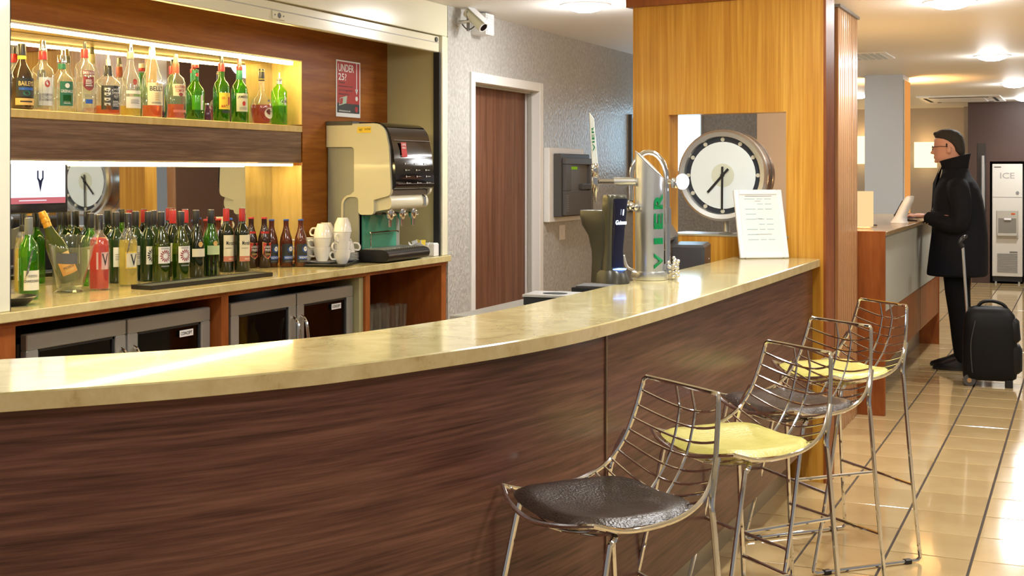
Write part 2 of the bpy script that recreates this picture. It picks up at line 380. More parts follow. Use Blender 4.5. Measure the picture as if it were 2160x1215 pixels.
# ---- slatted screen behind it
t = thing('slatted_screen', 'tall screen of vertical beech slats beside the reception desk', 'screen', (-1.30,7.56,0))
MB().box(-.10,0,0, -.022,.685,2.485).build('backing_panel', pm('slat_gap', (.13,.065,.035), .6), t, False)
sl = None
for i in range(10):
    mb = MB().box(-.03,-.0262,0, 0,.0262,2.485)
    if sl is None: o = mb.build('slat', 'beech_slat', t, False, .004); sl = o.data
    else: o = bpy.data.objects.new('slat', sl); COL.objects.link(o); o.parent = t
    o.location = (random.uniform(-.002,.001), .0343+i*.0685, 0)
MB().box(-.11,-.02,2.485, .012,.69,2.5).build('head_rail', 'mid_grey', t, False)
MB().box(-.10,-.02,0, -.03,0,2.485).build('edge_post', 'beech_slat', t, False)
# ---- white pillar behind reception, its warm-lit side imitated by a glowing panel
pl_ = MB(); pl_.box(-2.01,13.18,0, -1.64,13.68,2.5); pil = struct('pillar', pl_, pm('pillar_grey',(.50,.525,.54),.5))
t = thing('pillar_side_glow', 'tall glowing orange panel standing in for warm light on the side of the grey pillar', 'light', (-1.60,13.42,1.3))
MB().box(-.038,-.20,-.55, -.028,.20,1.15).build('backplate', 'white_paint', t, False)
MB().box(-.028,-.19,-.54, -.020,.19,1.14).build('diffuser', emis('pillar_warm_glow', (1.,.40,.10), .85), t, False)
# ---- downlights
def downlight(x, y, label, power=60, col=(.97,.985,1.), r=.125, glow=110, size=.16, spill=1.):
    t = thing('downlight', label, 'downlight', (x,y,2.5), group=None)
    MB().lathe([(r+.022,-.006),(r+.026,.0),(r+.002,.0)], 24).build('bezel', 'white_paint', t)
    MB().lathe([(.002,-.045),(r*.45,-.040),(r*.8,-.026),(r,-.006),(r,-.003)], 24).build('lens', emis('lamp_glow_%d'%glow, (1,.97,.92), glow), t)
    L = bpy.data.lights.new('downlight_lamp', 'SPOT'); L.energy = power*.60; L.color = col; L.spot_size = 2.6; L.spot_blend = .9; L.shadow_soft_size = .07
    l = bpy.data.objects.new('downlight_lamp', L); COL.objects.link(l); l.parent = t; l.location = (0,0,-.08)
    L2 = bpy.data.lights.new('downlight_spill', 'POINT'); L2.energy = power*.035*spill; L2.color = col; L2.shadow_soft_size = .12
    l2 = bpy.data.objects.new('downlight_spill', L2); COL.objects.link(l2); l2.parent = t; l2.location = (0,0,-.2)
    return t
downlight(-2.65,6.98,'round ceiling downlight glowing above the barman side of the bar', 70, spill=3.4)
downlight(-.70,11.4,'round ceiling downlight glowing over the tiled lobby, nearer one', 130)
downlight(-.70,15.1,'round ceiling downlight glowing over the tiled lobby, farther one', 170)
for i, (x, y, p) in enumerate(((-2.45,3.0,85),(-.70,7.7,120),(-.70,4.2,110),(-1.15,5.35,32),(.9,5.9,90),(.9,9.5,90),(.6,2.2,90),(-.6,.4,70),(-.7,18.0,130),(-2.6,16.5,25),(-2.4,11.9,15))):
    downlight(x, y, 'round ceiling downlight outside the picture', p, spill=2.4 if x < -2.4 and y < 4 else 1.2)['group'] = 'lobby downlights out of view'

# warm uplights above the reception back wall, wash the ceiling
def uplight(x, y, label, power, hw=.16, z=1.85, stem=True):
    t = thing('uplight', label, 'light', (x,y,z))
    MB().box(-hw,-.05,0,hw,.05,.05).build('trough','satin_steel',t,False,.004); MB().box(-hw+.01,-.04,.05,hw-.01,.04,.056).build('diffuser',emis('uplight_glow',(1.,.55,.2),3.),t,False)
    L = bpy.data.lights.new('uplight_lamp','SPOT'); L.energy = power; L.color = (1.,.50,.16); L.spot_size = 2.4; L.spot_blend = .8; L.shadow_soft_size = .12
    l = bpy.data.objects.new('uplight_lamp',L); COL.objects.link(l); l.parent = t; l.location = (0,0,.09); l.rotation_euler = (math.pi,0,0)
    if stem: MB().box(-.03,-.02,-1.85,.03,.02,0).build('stem','satin_steel',t,False)
uplight(-1.85,13.95,'warm uplight on a stem hidden behind the grey pillar',230)
# ================================================================== FRONT BAR
FRONT = [(-2.45,1.20),(-2.15,1.53),(-1.89,1.833),(-1.747,1.998),(-1.661,2.105),(-1.577,2.232),(-1.491,2.385),(-1.395,2.628),(-1.296,2.944),(-1.232,3.30),(-1.200,3.85),(-1.188,4.6),(-1.180,5.39),(-1.180,6.33)]
BACK = [(-2.80,1.55),(-2.50,1.87),(-2.233,2.166),(-1.999,2.419),(-1.911,2.554),(-1.801,2.782),(-1.737,2.955),(-1.662,3.31),(-1.628,3.70),(-1.615,4.45),(-1.605,5.34),(-1.600,6.39)]
fc = [Vector((p.x,p.y)) for p in crom([(x,y,0) for x,y in FRONT], 6)]
bc = [Vector((p.x,p.y)) for p in crom([(x,y,0) for x,y in BACK], 6)]
def off(c, d):
    out = []
    for i, p in enumerate(c):
        t_ = (c[min(i+1,len(c)-1)]-c[max(i-1,0)]).normalized(); out.append(p + Vector((-t_.y, t_.x))*d)
    return out
def slab(c1, c2, z0, z1, o=(0,0,0)):
    """solid between two plan curves with the same run"""
    m = MB(); o = Vector(o)
    poly = [(p.x-o.x, p.y-o.y) for p in c1] + [(p.x-o.x, p.y-o.y) for p in reversed(c2)]
    return m.prism(poly, z0-o.z, z1-o.z)
def strip_solid(c, d, z0, z1, o):
    c2 = off(c, d); m = MB(); n = len(c)
    vs = [(p.x-o[0],p.y-o[1],z-o[2]) for z in (z0,z1) for p in c] + [(p.x-o[0],p.y-o[1],z-o[2]) for z in (z0,z1) for p in c2]
    fs = []
    for i in range(n-1):
        fs += [(i,i+1,n+i+1,n+i),(2*n+i,3*n+i,3*n+i+1,2*n+i+1),(n+i,n+i+1,3*n+i+1,3*n+i),(i,2*n+i,2*n+i+1,i+1)]
    fs += [(0,n,3*n,2*n),(n-1,3*n-1,4*n-1,2*n-1)]
    return m.add(vs, fs)
BO = (-1.4,4.0,0)
wt = thing('bar_worktop', 'long curved cream marble worktop sweeping along the front bar', 'worktop', (-1.4,4.0,1.062))
m = slab(fc, bc, 1.062, 1.10, (-1.4,4.0,1.062)); m.build('top_slab', 'marble', wt, False, .003)
m = strip_solid(off(fc,.003), .012, 1.058, 1.0995, (-1.4,4.0,1.062))
m = strip_solid([p for p in off(fc,-.0012)], .010, 1.0635, 1.0965, (-1.4,4.0,1.062)); m.build('front_edge', 'marble_edge', wt, True)
bar = thing('bar_counter', 'curved bar counter clad in dark walnut with steel kick plate', 'bar counter', BO)
pf = off(fc, .035)
js = min(range(len(pf)), key=lambda i: abs(pf[i].y-3.47))
strip_solid(pf[:js+1], .03, .20, 1.06, BO).build('curved_front_panel', 'walnut_h', bar)
strip_solid(pf[js:], .03, .20, 1.06, BO).build('straight_front_panel', 'walnut_h', bar)
jp = pf[js]; strip_solid([jp+Vector((.004,-.007)), jp+Vector((.004,.007))], .02, .20, 1.06, BO).build('joint_strip', pm('bronze', (.20,.13,.09), .3, .8), bar)
strip_solid(off(fc,.155), .02, 0, .215, BO).build('kick_plate', 'kick_steel', bar)
strip_solid(off(bc,-.05), -.02, 0, 1.06, BO).build('rear_panel', 'cherry', bar)
# soffit joining panel and kick
m = strip_solid(off(fc,.05), .12, .205, .225, BO); m.build('underside_board', 'cherry', bar)

# ================================================================== BACK BAR
bw = thing('back_bar_worktop', 'straight cream marble worktop of the back bar under the bottles', 'worktop', (-3.66,4.9,1.005))
MB().box(-.49,-1.84,0, .285,.81,.035).box(-.30,.81,0,.285,1.715,.035).box(.21,1.715,0,.285,1.785,.035).build('top_slab', 'marble', bw, False, .003)
cb = thing('back_bar_carcass', 'orange wood carcass of the back bar with open bays', 'cabinet', (-3.70,4.9,0))
def lb(mb, x0,y0,z0,x1,y1,z1): mb.box(x0+3.70,y0-4.9,z0,x1+3.70,y1-4.9,z1); return mb
m = MB(); lb(m,-3.45,3.05,.985,-3.405,6.685,1.005); m.build('top_rail', 'cherry', cb, False)
for a, b in ((3.05,3.377),(4.547,4.597),(5.765,5.811),(6.625,6.685)):
    m = MB(); lb(m,-3.99,a,0,-3.41,b,.985); m.build('upright', 'cherry', cb, False)
m = MB(); lb(m,-3.99,5.725,.03,-3.425,5.765,.985); m.build('end_filler', pm('filler_green', (.34,.32,.17), .5), cb, False)
m = MB(); lb(m,-4.0,5.811,0,-3.97,6.625,.985); m.build('bay_back', pm('dark_wood', (.10,.035,.012), .5), cb, False)
m = MB(); lb(m,-3.97,5.811,.58,-3.45,6.625,.60); m.build('bay_shelf', pm('dark_wood', (.10,.035,.012), .5), cb, False)
pm('fridge_inside', (.045,.045,.042), .5)
def fridge(label, y0, y1, stick):
    ym = (y0+y1)/2; t = thing('bottle_fridge', label, 'fridge', (-3.70,ym,0)); w = (y1-y0)/2
    m = MB(); m.box(-.27,-w,.06,.205,-w+.02,.925).box(-.27,w-.02,.06,.205,w,.925).box(-.27,-w,.905,.205,w,.925).box(-.27,-w,.06,.205,w,.08).box(-.27,-w,.06,-.25,w,.925)
    m.build('cabinet_shell', 'fridge_inside', t, False)
    for z in (.36,.62):
        sm = MB()
        for i in range(5): sm.cyl((-.22+i*.09,-w+.03,z),(-.22+i*.09,w-.03,z),.003,n=6)
        for i in range(12): sm.cyl((-.22,-w+.05+i*(2*w-.1)/11,z),(.14,-w+.05+i*(2*w-.1)/11,z),.0025,n=6)
        sm.build('wire_shelf', 'steel', t)
    for k, (a, b) in enumerate(((-w+.005,-.006),(.006,w-.005))):
        d = MB(); x0, x1 = .212, .245; z0, z1 = .09, .94; e = .058
        d.box(x0,a,z1-e,x1,b,z1).box(x0,a,z0,x1,b,z0+e).box(x0,a,z0+e,x1,a+e,z1-e).box(x0,b-e,z0+e,x1,b,z1-e)
        do = d.build('door', 'steel', t, False, .004)
        MB().box(x0+.012,a+e,z0+e,x0+.018,b-e,z1-e).build('glass_pane', 'fridge_glass', do, False)
        MB().box(x0+.018,a+e,z1-e-.01,x0+.024,b-e,z1-e).box(x0+.018,a+e,z0+e,x0+.024,a+e+.01,z1-e).box(x0+.018,b-e-.01,z0+e,x0+.024,b-e,z1-e).build('gasket', 'black_matte', do, False)
        hy = b-.03 if k == 0 else a+.03
        pts = crom([(x1,hy,.83),(x1+.03,hy,.80),(x1+.045,hy,.68),(x1+.045,hy,.55),(x1+.03,hy,.43),(x1,hy,.40)], 4)
        MB().tube(pts, .0075, 8).build('handle', 'chrome', do)
    if stick:
        st = MB(); fn = plane_fn((.2375-.0,w-.16,.845),(0,1,0),(0,0,1),.002)
        rect_on(st, fn, -.045,-.014,.045,.014); so = st.build('sticker', 'white_plastic', t, False, fix=False)
        tx = MB(); text_on(tx, 'CONCEPT', plane_fn((.2375,w-.16,.845),(0,1,0),(0,0,1),.003), width=.075, height=.014); tx.build('sticker_print', 'black_matte', so, False, fix=False)
    return t
fridge('steel-framed two-door bottle fridge at the left end of the back bar', 3.470, 4.535, True)
fridge('steel-framed two-door bottle fridge beside the open bay of glasses', 4.675, 5.722, True)
# small bottles glimpsed in the right fridge
def fridge_bottle(y, x, col, label):
    t = thing('juice_bottle', label, 'bottle', (x,y,.625)); MB().lathe([(.028,0),(.03,.01),(.03,.12),(.012,.165),(.012,.19)],14).build('bottle_body', pm('jb%s'%str(col), col, .2), t)
    MB().lathe([(.014,.19),(.014,.205)],12).build('cap', 'mid_grey', t)
for i, (y, c, n) in enumerate(((4.86,(.5,.55,.06),'green-yellow'),(4.95,(.75,.50,.02),'orange-yellow'),(5.04,(.75,.50,.02),'amber-yellow'))):
    fridge_bottle(y, -3.60, c, '%s juice bottle inside the fridge beside the glasses bay, %s' % (n, ('nearest the mid post','in the middle of three','nearest the handles')[i]))
# tumblers in the bay
tp = thing('tumbler', 'x', 'glass', (0,0,0))
MB().lathe([(.026,0),(.027,.004),(.036,.17),(.0345,.17),(.0255,.012),(.001,.012)],16).build('glass_wall', 'clear_glass', tp)
gl_i = 0
for j, x in enumerate((-3.56,-3.68)):
    for i, y in enumerate((5.93,6.03,6.13,6.23,6.33,6.43)):
        o = tp if gl_i == 0 else copy_tree(tp); gl_i += 1
        o.location = (x+random.uniform(-.012,.012), y+random.uniform(-.012,.012), .601)
        o['group'] = 'tumblers in the open bay'; o['label'] = 'clear tumbler in the open bay, %s row, %s from the fridge' % (('front','rear')[j], ('first','second','third','fourth','fifth','sixth')[i])
# ================================================================== BOTTLES
glassy('g_clear', (.94,.96,.95), .07, .02, (.95,.97,.95), 1.5, .04)
glassy('g_green', (.28,.70,.07), .14, .03, (.15,.48,.015), 1.5, .03)
glassy('g_lime', (.45,.85,.10), .20, .03, (.30,.70,.03), 1.5, .03)
glassy('g_jgreen', (.20,.60,.12), .15, .03, (.06,.38,.06), 1.5, .03)
glassy('g_dead', (.35,.45,.06), .12, .03, (.20,.28,.02), 1.5, .03)
glassy('l_amber', (.90,.36,.04), .45, .05, (.75,.20,.012), 1.33)
glassy('l_whisky', (.98,.62,.18), .22, .05, (.85,.42,.05), 1.33)
glassy('l_red', (.70,.12,.03), .45, .05, (.42,.045,.010), 1.33)
glassy('l_rose', (.90,.16,.09), .55, .05, (.80,.07,.03), 1.33)
glassy('l_white', (.95,.86,.28), .40, .05, (.85,.72,.16), 1.33)
glassy('l_clear', (.96,.97,.93), .10, .05, (.9,.95,.9), 1.33)
glassy('l_green', (.35,.65,.10), .25, .05, (.15,.42,.03), 1.33)
pm('g_black', (.012,.018,.008), .06, 0, .3); pm('g_brown', (.095,.022,.008), .07, 0, .3); pm('g_dkgreen', (.015,.035,.010), .06, 0, .3); pm('g_cream', (.035,.022,.015), .1, 0, .3)
pm('foil_red', (.42,.02,.02), .35); pm('foil_gold', (.75,.38,.05), .35, .6); pm('cap_black', (.015,.015,.015), .3); pm('cap_blue', (.02,.10,.50), .3); pm('cap_silver', (.7,.7,.7), .25, .9); pm('cap_grey', (.16,.17,.15), .35)
pm('lab_white', (.82,.82,.78), .6); pm('lab_cream', (.78,.74,.55), .6); pm('lab_yellow', (.85,.62,.06), .6); pm('lab_black', (.02,.025,.025), .5); pm('lab_red', (.50,.03,.03), .5)
pm('lab_green', (.02,.16,.09), .5); pm('lab_pink', (.72,.46,.42), .6); pm('lab_blue', (.02,.10,.45), .5); pm('lab_gold', (.72,.46,.14), .5); pm('lab_maroon', (.28,.03,.04), .5); pm('lab_terracotta', (.55,.20,.13), .5)
pm('ink', (.02,.02,.025), .6); pm('ink_red', (.5,.04,.03), .6); pm('ink_white', (.85,.85,.82), .6); pm('ink_gold', (.75,.55,.2), .5); pm('tag_grey', (.10,.11,.13), .6)
LA = math.radians(-20)
def bottle(name, label, loc, prof, glass, cap=None, labs=(), prints=(), liquid=None, sq=0., sx=1., sy=1., n=22, group=None, la=LA, extra=None, tilt=None):
    t = thing(name, label, 'bottle', loc, 0, group)
    if tilt: t.rotation_euler = tilt
    body = MB().lathe(prof, n, sq=sq, sx=sx, sy=sy).build('bottle_body', glass, t, ang=1.0)
    if liquid:
        mt, lev = liquid; pr = []
        for (r, z) in prof:
            if z <= lev: pr.append((max(r-.0035,.002), max(z,.006)))
            else:
                r0, z0 = pr[-1] if pr else (r, z); pr.append((max(r-.0035,.002) if not pr else min(r0, max(r, .004)), lev)); break
        # radius at the level
        for k in range(len(prof)-1):
            (ra, za), (rb, zb) = prof[k], prof[k+1]
            if za <= lev <= zb and zb > za: pr[-1] = (max(ra+(rb-ra)*(lev-za)/(zb-za)-.0035,.003), lev)
        MB().lathe(pr, n, sq=sq, sx=sx, sy=sy).build('liquid', mt, t, ang=1.0)
    if cap:
        parts = cap if isinstance(cap, list) else [cap]
        for r0, r1, z0, z1, mt in parts: MB().lathe([(r0,z0),(r0,z0+.002),(r1,z1-.003),(r1*.92,z1)], 16).build('cap', mt, t)
    R = max(r for r, z in prof)*(sx+sy)/2
    lo = None
    for lb_ in labs:
        z0, z1, hw, mt = lb_[:4]; rr = lb_[4] if len(lb_) > 4 else R
        da = lb_[5] if len(lb_) > 5 else 0.
        m = MB(); rect_on(m, cyl_fn(rr, la+da, 0, off=.0007), -hw*rr, z0, hw*rr, z1, 12); lo = m.build('paper_label', mt, t, True, fix=False)
    for pr_ in prints:
        tx, z, w, h, mt = pr_[:5]; rr = pr_[5] if len(pr_) > 5 else R; da = pr_[6] if len(pr_) > 6 else 0.
        m = MB(); f = cyl_fn(rr, la+da, 0, off=.0016)
        if tx.startswith('#'):
            if tx == '#disc': disc_on(m, f, 0, z, w/2, 16, ry=h/2)
            elif tx == '#rect': rect_on(m, f, -w/2, z-h/2, w/2, z+h/2, 6)
            elif tx == '#shield': poly_on(m, f, [(-w/2,z+h*.5),(-w/4,z+h*.44),(w/4,z+h*.44),(w/2,z+h*.5),(w/2,z-h*.2),(w*.3,z-h*.38),(0,z-h*.5),(-w*.3,z-h*.38),(-w/2,z-h*.2)])
            elif tx == '#sun':
                for k in range(14):
                    a = 2*math.pi*k/14; c_, s_ = math.cos(a), math.sin(a)
                    poly_on(m, f, [(c_*w*.2-s_*w*.02, z+s_*h*.2+c_*h*.02),(c_*w*.38-s_*w*.055,z+s_*h*.38+c_*h*.055),(c_*w*.5,z+s_*h*.5),(c_*w*.38+s_*w*.055,z+s_*h*.38-c_*h*.055),(c_*w*.2+s_*w*.02,z+s_*h*.2-c_*h*.02)])
            elif tx == '#lines':
                for k in range(4): rect_on(m, f, -w/2, z-h/2+k*h/4, w/2*(1-.25*(k % 2)), z-h/2+k*h/4+h*.10, 4)
        else: text_on(m, tx, f, w, h, 0, z)
        m.build('label_print', mt, lo if lo is not None else t, False, fix=False)
    if extra: extra(t)
    return t
ZS = 1.769
SG = 'spirit bottles on the lit upper shelf'
def SB(y, x=-3.832): return (x, y, ZS)
bottle('liqueur_bottle','dark brown cream-liqueur bottle with yellow neck band, leftmost on the upper shelf',SB(3.828),[(.040,0),(.044,.006),(.044,.12),(.040,.145),(.022,.178),(.0155,.195),(.0145,.235)],'g_cream',
  [(.0165,.0165,.20,.215,'lab_yellow'),(.0165,.015,.215,.262,'cap_black')],[(.018,.045,1.0,'lab_gold'),(.05,.125,.95,'lab_black')],[('BAILEYS',.103,.062,.018,'ink_gold'),('#rect',.082,.06,.010,'lab_blue'),('#disc',.065,.03,.02,'lab_green'),('#rect',.032,.05,.006,'ink')],group=SG)
bottle('gin_bottle','clear gin bottle with red neck foil and red figure on its label',SB(3.94),[(.036,0),(.039,.005),(.039,.150),(.034,.172),(.018,.188),(.0145,.20),(.014,.262)],'g_clear',
  [(.0175,.0165,.208,.242,'foil_red'),(.013,.011,.245,.285,'chrome')],[(.022,.135,.85,'lab_white'),(.04,.07,.8,'mid_grey')],[('#disc',.11,.022,.03,'ink_red'),('LONDON',.055,.045,.012,'ink_white')],('l_clear',.12),sq=.15,group=SG)
bottle('gin_bottle','broad clear gin bottle with dark green label, third on the upper shelf',SB(4.045),[(.044,0),(.048,.006),(.048,.118),(.043,.140),(.022,.160),(.0155,.172),(.0150,.205)],'g_clear',
  [(.0165,.016,.178,.20,'lab_green'),(.019,.017,.205,.235,'chrome'),(.004,.003,.235,.268,'chrome')],[(.025,.125,.62,'lab_green')],[('#disc',.108,.02,.02,'ink_white'),('GREENALLS',.085,.052,.012,'ink_white'),('#rect',.055,.035,.03,'g_jgreen'),('#lines',.04,.03,.012,'ink_white')],('l_clear',.10),group=SG)
bottle('vodka_bottle','tall clear vodka bottle with red cap and maroon shield label',SB(4.176),[(.037,0),(.0405,.006),(.0405,.185),(.035,.205),(.0165,.222),(.0145,.235),(.014,.268)],'g_clear',
  [(.0165,.016,.235,.272,'foil_red'),(.007,.006,.272,.302,'cap_black')],(),[('#rect',.170,.055,.018,'lab_maroon'),('SMIRNOFF',.170,.053,.013,'ink_white',.0408),('#shield',.125,.048,.062,'lab_maroon'),('#lines',.13,.03,.03,'ink_white',.0409),('#rect',.05,.03,.018,'cap_blue'),('#lines',.075,.04,.014,'mid_grey')],('l_clear',.13),group=SG)
bottle('whiskey_bottle','square whiskey bottle with black label and white stripes',SB(4.318),[(.041,0),(.044,.005),(.044,.132),(.038,.148),(.018,.166),(.0155,.176),(.0145,.205)],'g_clear',
  [(.0185,.017,.168,.212,'cap_black'),(.010,.009,.212,.24,'cap_silver'),(.005,.004,.24,.266,'cap_silver')],[(.022,.125,1.15,'lab_black',.0455)],
  [('JACK',.108,.030,.011,'ink_white',.0455,.30),("DANIEL'S",.095,.036,.010,'ink_white',.0455,.30),('#disc',.080,.026,.022,'mid_grey',.0455,.30),('No.7',.080,.02,.008,'ink_white',.046,.30),('#lines',.05,.034,.026,'ink_white',.0455,.30),
   ('#shield',.108,.024,.014,'ink_white',.0455,-.55),('#shield',.088,.024,.014,'ink_white',.0455,-.55),('#shield',.066,.024,.014,'ink_white',.0455,-.55),('#shield',.044,.024,.014,'ink_white',.0455,-.55)],('l_amber',.04),sq=.35,group=SG)
bottle('rum_bottle','clear white-rum bottle with dark red emblem near its neck',SB(4.458),[(.040,0),(.0445,.006),(.0445,.135),(.040,.165),(.024,.198),(.016,.225),(.0145,.25),(.014,.282)],'g_clear',
  [(.016,.0155,.252,.285,'cap_grey'),(.011,.009,.285,.318,'chrome')],[(.035,.085,.9,'lab_white'),(.098,.112,.9,'lab_white')],[('#disc',.150,.020,.026,'ink_red',.040),('BACARDI',.122,.062,.014,'mid_grey'),('#lines',.065,.04,.02,'mid_grey')],('l_white',.045),group=SG)
bottle('whisky_bottle','whisky bottle with cream label, tallest on the upper shelf',SB(4.602),[(.042,0),(.0455,.006),(.0455,.165),(.042,.185),(.030,.212),(.030,.222),(.018,.262),(.0145,.28),(.014,.315)],'g_clear',
  [(.016,.015,.262,.305,'lab_cream'),(.0125,.010,.305,.345,'cap_grey')],[(.055,.155,.95,'lab_cream')],[("BELL'S",.130,.066,.022,'ink'),('#disc',.152,.012,.014,'ink_gold'),('#lines',.095,.02,.035,'lab_gold'),('#lines',.066,.05,.008,'ink')],('l_amber',.055),group=SG)
bottle('liqueur_bottle','orange whiskey-liqueur bottle with brown foil neck and cream label',SB(4.767),[(.042,0),(.044,.006),(.040,.05),(.044,.10),(.044,.165),(.036,.190),(.0175,.208),(.0145,.22),(.014,.27)],'g_clear',
  [(.0165,.016,.208,.258,pm('foil_brown',(.28,.07,.04),.4)),(.012,.010,.258,.30,'cap_grey')],[(.105,.160,.8,'lab_cream'),(.03,.042,.8,'lab_terracotta')],[('SOUTHERN',.147,.056,.013,'ink_red'),('COMFORT',.130,.048,.013,'ink_red'),('#disc',.112,.02,.016,'lab_maroon')],('l_amber',.068),group=SG)
bottle('whisky_bottle','green whisky bottle with blank white label and red-and-white cap',SB(4.91),[(.036,0),(.0385,.006),(.0385,.135),(.033,.152),(.018,.172),(.0150,.185),(.0145,.24)],'g_green',
  [(.0165,.0165,.248,.262,'foil_red'),(.0165,.016,.262,.284,'white_plastic')],[(.048,.118,.95,'lab_white'),(.188,.235,1.5,'lab_green',.0152)],[('#disc',.215,.014,.018,'ink_red',.0155)],('l_green',.12),sq=.12,group=SG)
bottle('whisky_bottle','slim green whisky bottle with yellow label and red letter',SB(5.11),[(.036,0),(.040,.006),(.040,.165),(.033,.188),(.018,.205),(.0150,.22),(.0145,.285)],'g_green',
  [(.0165,.0165,.245,.285,'foil_red'),(.010,.008,.285,.32,'cap_black')],[(.060,.140,.85,'lab_yellow')],[('J',.098,.026,.044,'ink_red',.040,.28),('&B',.075,.02,.012,'ink_red',.040,-.35),('#rect',.048,.04,.012,'lab_black'),('#lines',.115,.018,.012,'ink_red',.040,-.3)],('l_green',.14),group=SG)
bottle('whiskey_bottle','green whiskey bottle with cream label and dark red neck capsule',SB(5.255),[(.036,0),(.040,.006),(.040,.165),(.034,.185),(.0175,.208),(.0150,.225),(.0145,.278)],'g_green',
  [(.0165,.0155,.215,.262,'lab_green'),(.0165,.016,.262,.282,'foil_red'),(.011,.009,.282,.32,pm('foil_plum',(.20,.05,.06),.4))],[(.055,.145,.95,'lab_cream')],[('JAMESON',.126,.066,.016,'ink'),('#disc',.095,.018,.024,'ink_red'),('#lines',.072,.045,.014,'mid_grey')],('l_green',.15),group=SG)
bottle('cognac_bottle','squat teardrop cognac bottle of deep red liquid with oval label',SB(5.443),[(.040,0),(.047,.01),(.055,.07),(.056,.095),(.046,.125),(.022,.150),(.015,.175),(.014,.22)],'g_clear',
  [(.0165,.0155,.222,.282,'cap_black'),(.0168,.0168,.228,.233,'foil_gold'),(.0165,.0165,.268,.272,'foil_gold')],(),[('#disc',.055,.062,.056,'lab_cream',.053,.25),('COURVOISIER',.064,.044,.007,'ink',.0535,.25),('#disc',.118,.018,.014,'mid_grey',.050,.2)],('l_red',.098),group=SG)
bottle('gin_bottle','bright lime-green gin bottle with silver pourer, rightmost on the upper shelf',SB(5.60),[(.035,0),(.0385,.005),(.0385,.175),(.030,.192),(.016,.205),(.0140,.215)],'g_lime',
  [(.0145,.013,.215,.235,'cap_silver'),(.016,.015,.235,.247,'cap_grey'),(.0035,.003,.247,.275,'chrome')],[(.105,.145,.85,'lab_white')],[('Gordons',.125,.05,.018,'ink',.0385,.2)],('l_green',.10),sq=.1,group=SG)
t = bottle('mixer_bottle','tiny purple mixer bottle between the green whisky bottles',(-3.845,5.015,ZS),[(.016,0),(.018,.004),(.018,.052),(.010,.066),(.008,.08)],pm('g_purple',(.06,.015,.05),.1),(.010,.010,.078,.086,'cap_silver'),(),(),group=SG)
# ---- counter bottles
ZC = 1.041
WINE = [(.033,0),(.0365,.005),(.0365,.185),(.032,.207),(.019,.226),(.0145,.24),(.0138,.292)]
SLOP = [(.035,0),(.0385,.005),(.0385,.150),(.034,.180),(.022,.215),(.0145,.24),(.0138,.292)]
def wine_cap(mt): return [(.0156,.0152,.245,.307,mt),(.0152,.0148,.3065,.309,'cap_silver')]
WG = 'wine bottles on the back counter'
def wc(x, y): return (x-.022, y+.026, ZC)
def neck_tag(side=1, dz=0.):
    def f(t):
        m = MB(); fn = plane_fn((.030,-.022*side,.185+dz),(.55,-.83*side,-.0),(.06,.22,1),.0)
        pts = [fn(-.002,-.036),fn(.040,-.048),fn(.032,.052),fn(-.01,.056)]
        n = Vector((.7,-.5,.2)).normalized()*.0015
        m.add(pts+[p-n for p in pts],[(0,1,2,3),(7,6,5,4),(0,4,5,1),(1,5,6,2),(2,6,7,3),(3,7,4,0)]); to = m.build('neck_tag','tag_grey',t,False)
        m = MB(); fn2 = plane_fn(Vector((.030,-.022*side,.185+dz))+Vector((.7,-.5,.2)).normalized()*.002,(.55,-.83*side,-.0),(.06,.22,1),.0)
        for i, s_ in enumerate(('Two','for','only')): text_on(m, s_, fn2, .026, .012, .012, .028-.024*i)
        m.build('tag_print','ink_white',to,False,fix=False)
        MB().tube(crom([(.014,-.006,.245),(.022,-.018*side,.24+dz*.5),(.032,-.028*side,.235+dz)],4),.0012,6).build('tag_string','lab_white',t)
    return f
bottle('wine_bottle','green white-wine bottle with cream label, nearest to the shutter post',wc(-3.642,3.669),WINE,'g_green',wine_cap('cap_grey'),[(.035,.110,.95,'lab_cream')],[('CHARDONNAY',.070,.066,.010,'ink'),('#lines',.090,.04,.010,'mid_grey')],('l_green',.16),group=WG,extra=neck_tag(1,-.05))
bottle('rose_wine_bottle','clear bottle of red rosé wine with pale pink label',wc(-3.671,4.083),[(.033,0),(.036,.005),(.036,.180),(.033,.205),(.021,.222),(.0145,.232),(.0138,.29)],'g_clear',wine_cap('cap_black'),[(.085,.155,.80,'lab_pink')],[('V',.125,.03,.05,'ink',.036,.2)],('l_rose',.215),sq=.2,group=WG)
bottle('white_wine_bottle','clear bottle of golden white wine with grey neck tag',wc(-3.697,4.287),[(.033,0),(.036,.005),(.036,.175),(.033,.20),(.021,.222),(.0145,.235),(.0138,.29)],'g_clear',wine_cap('cap_black'),[(.075,.145,.80,'lab_yellow'),(.08,.14,.70,'lab_cream',.0364)],[('V',.11,.03,.05,'ink',.0368,.15)],('l_white',.195),sq=.15,group=WG,extra=neck_tag(1,.0))
bottle('wine_bottle','dark wine bottle close behind the bottle of golden wine',wc(-3.777,4.511),WINE,'g_dkgreen',wine_cap('cap_black'),[(.075,.155,.75,'lab_white')],[('#sun',.115,.05,.06,'ink')],group=WG)
SUN = [('#sun',.115,.052,.058,'lab_maroon'),('#lines',.148,.04,.006,'mid_grey'),('#rect',.070,.04,.006,'mid_grey')]
bottle('wine_bottle','green wine bottle with white label and burgundy starburst, left of the pair',wc(-3.693,4.495),SLOP,'g_dead',wine_cap('cap_black'),[(.082,.155,.82,'lab_white')],SUN,('l_green',.12),group=WG)
bottle('wine_bottle','green wine bottle with white label and burgundy starburst, right of the pair',wc(-3.648,4.575),SLOP,'g_dead',wine_cap('cap_black'),[(.082,.155,.82,'lab_white')],SUN,('l_green',.12),group=WG)
BAND = [('#disc',.152,.022,.026,'lab_gold')]
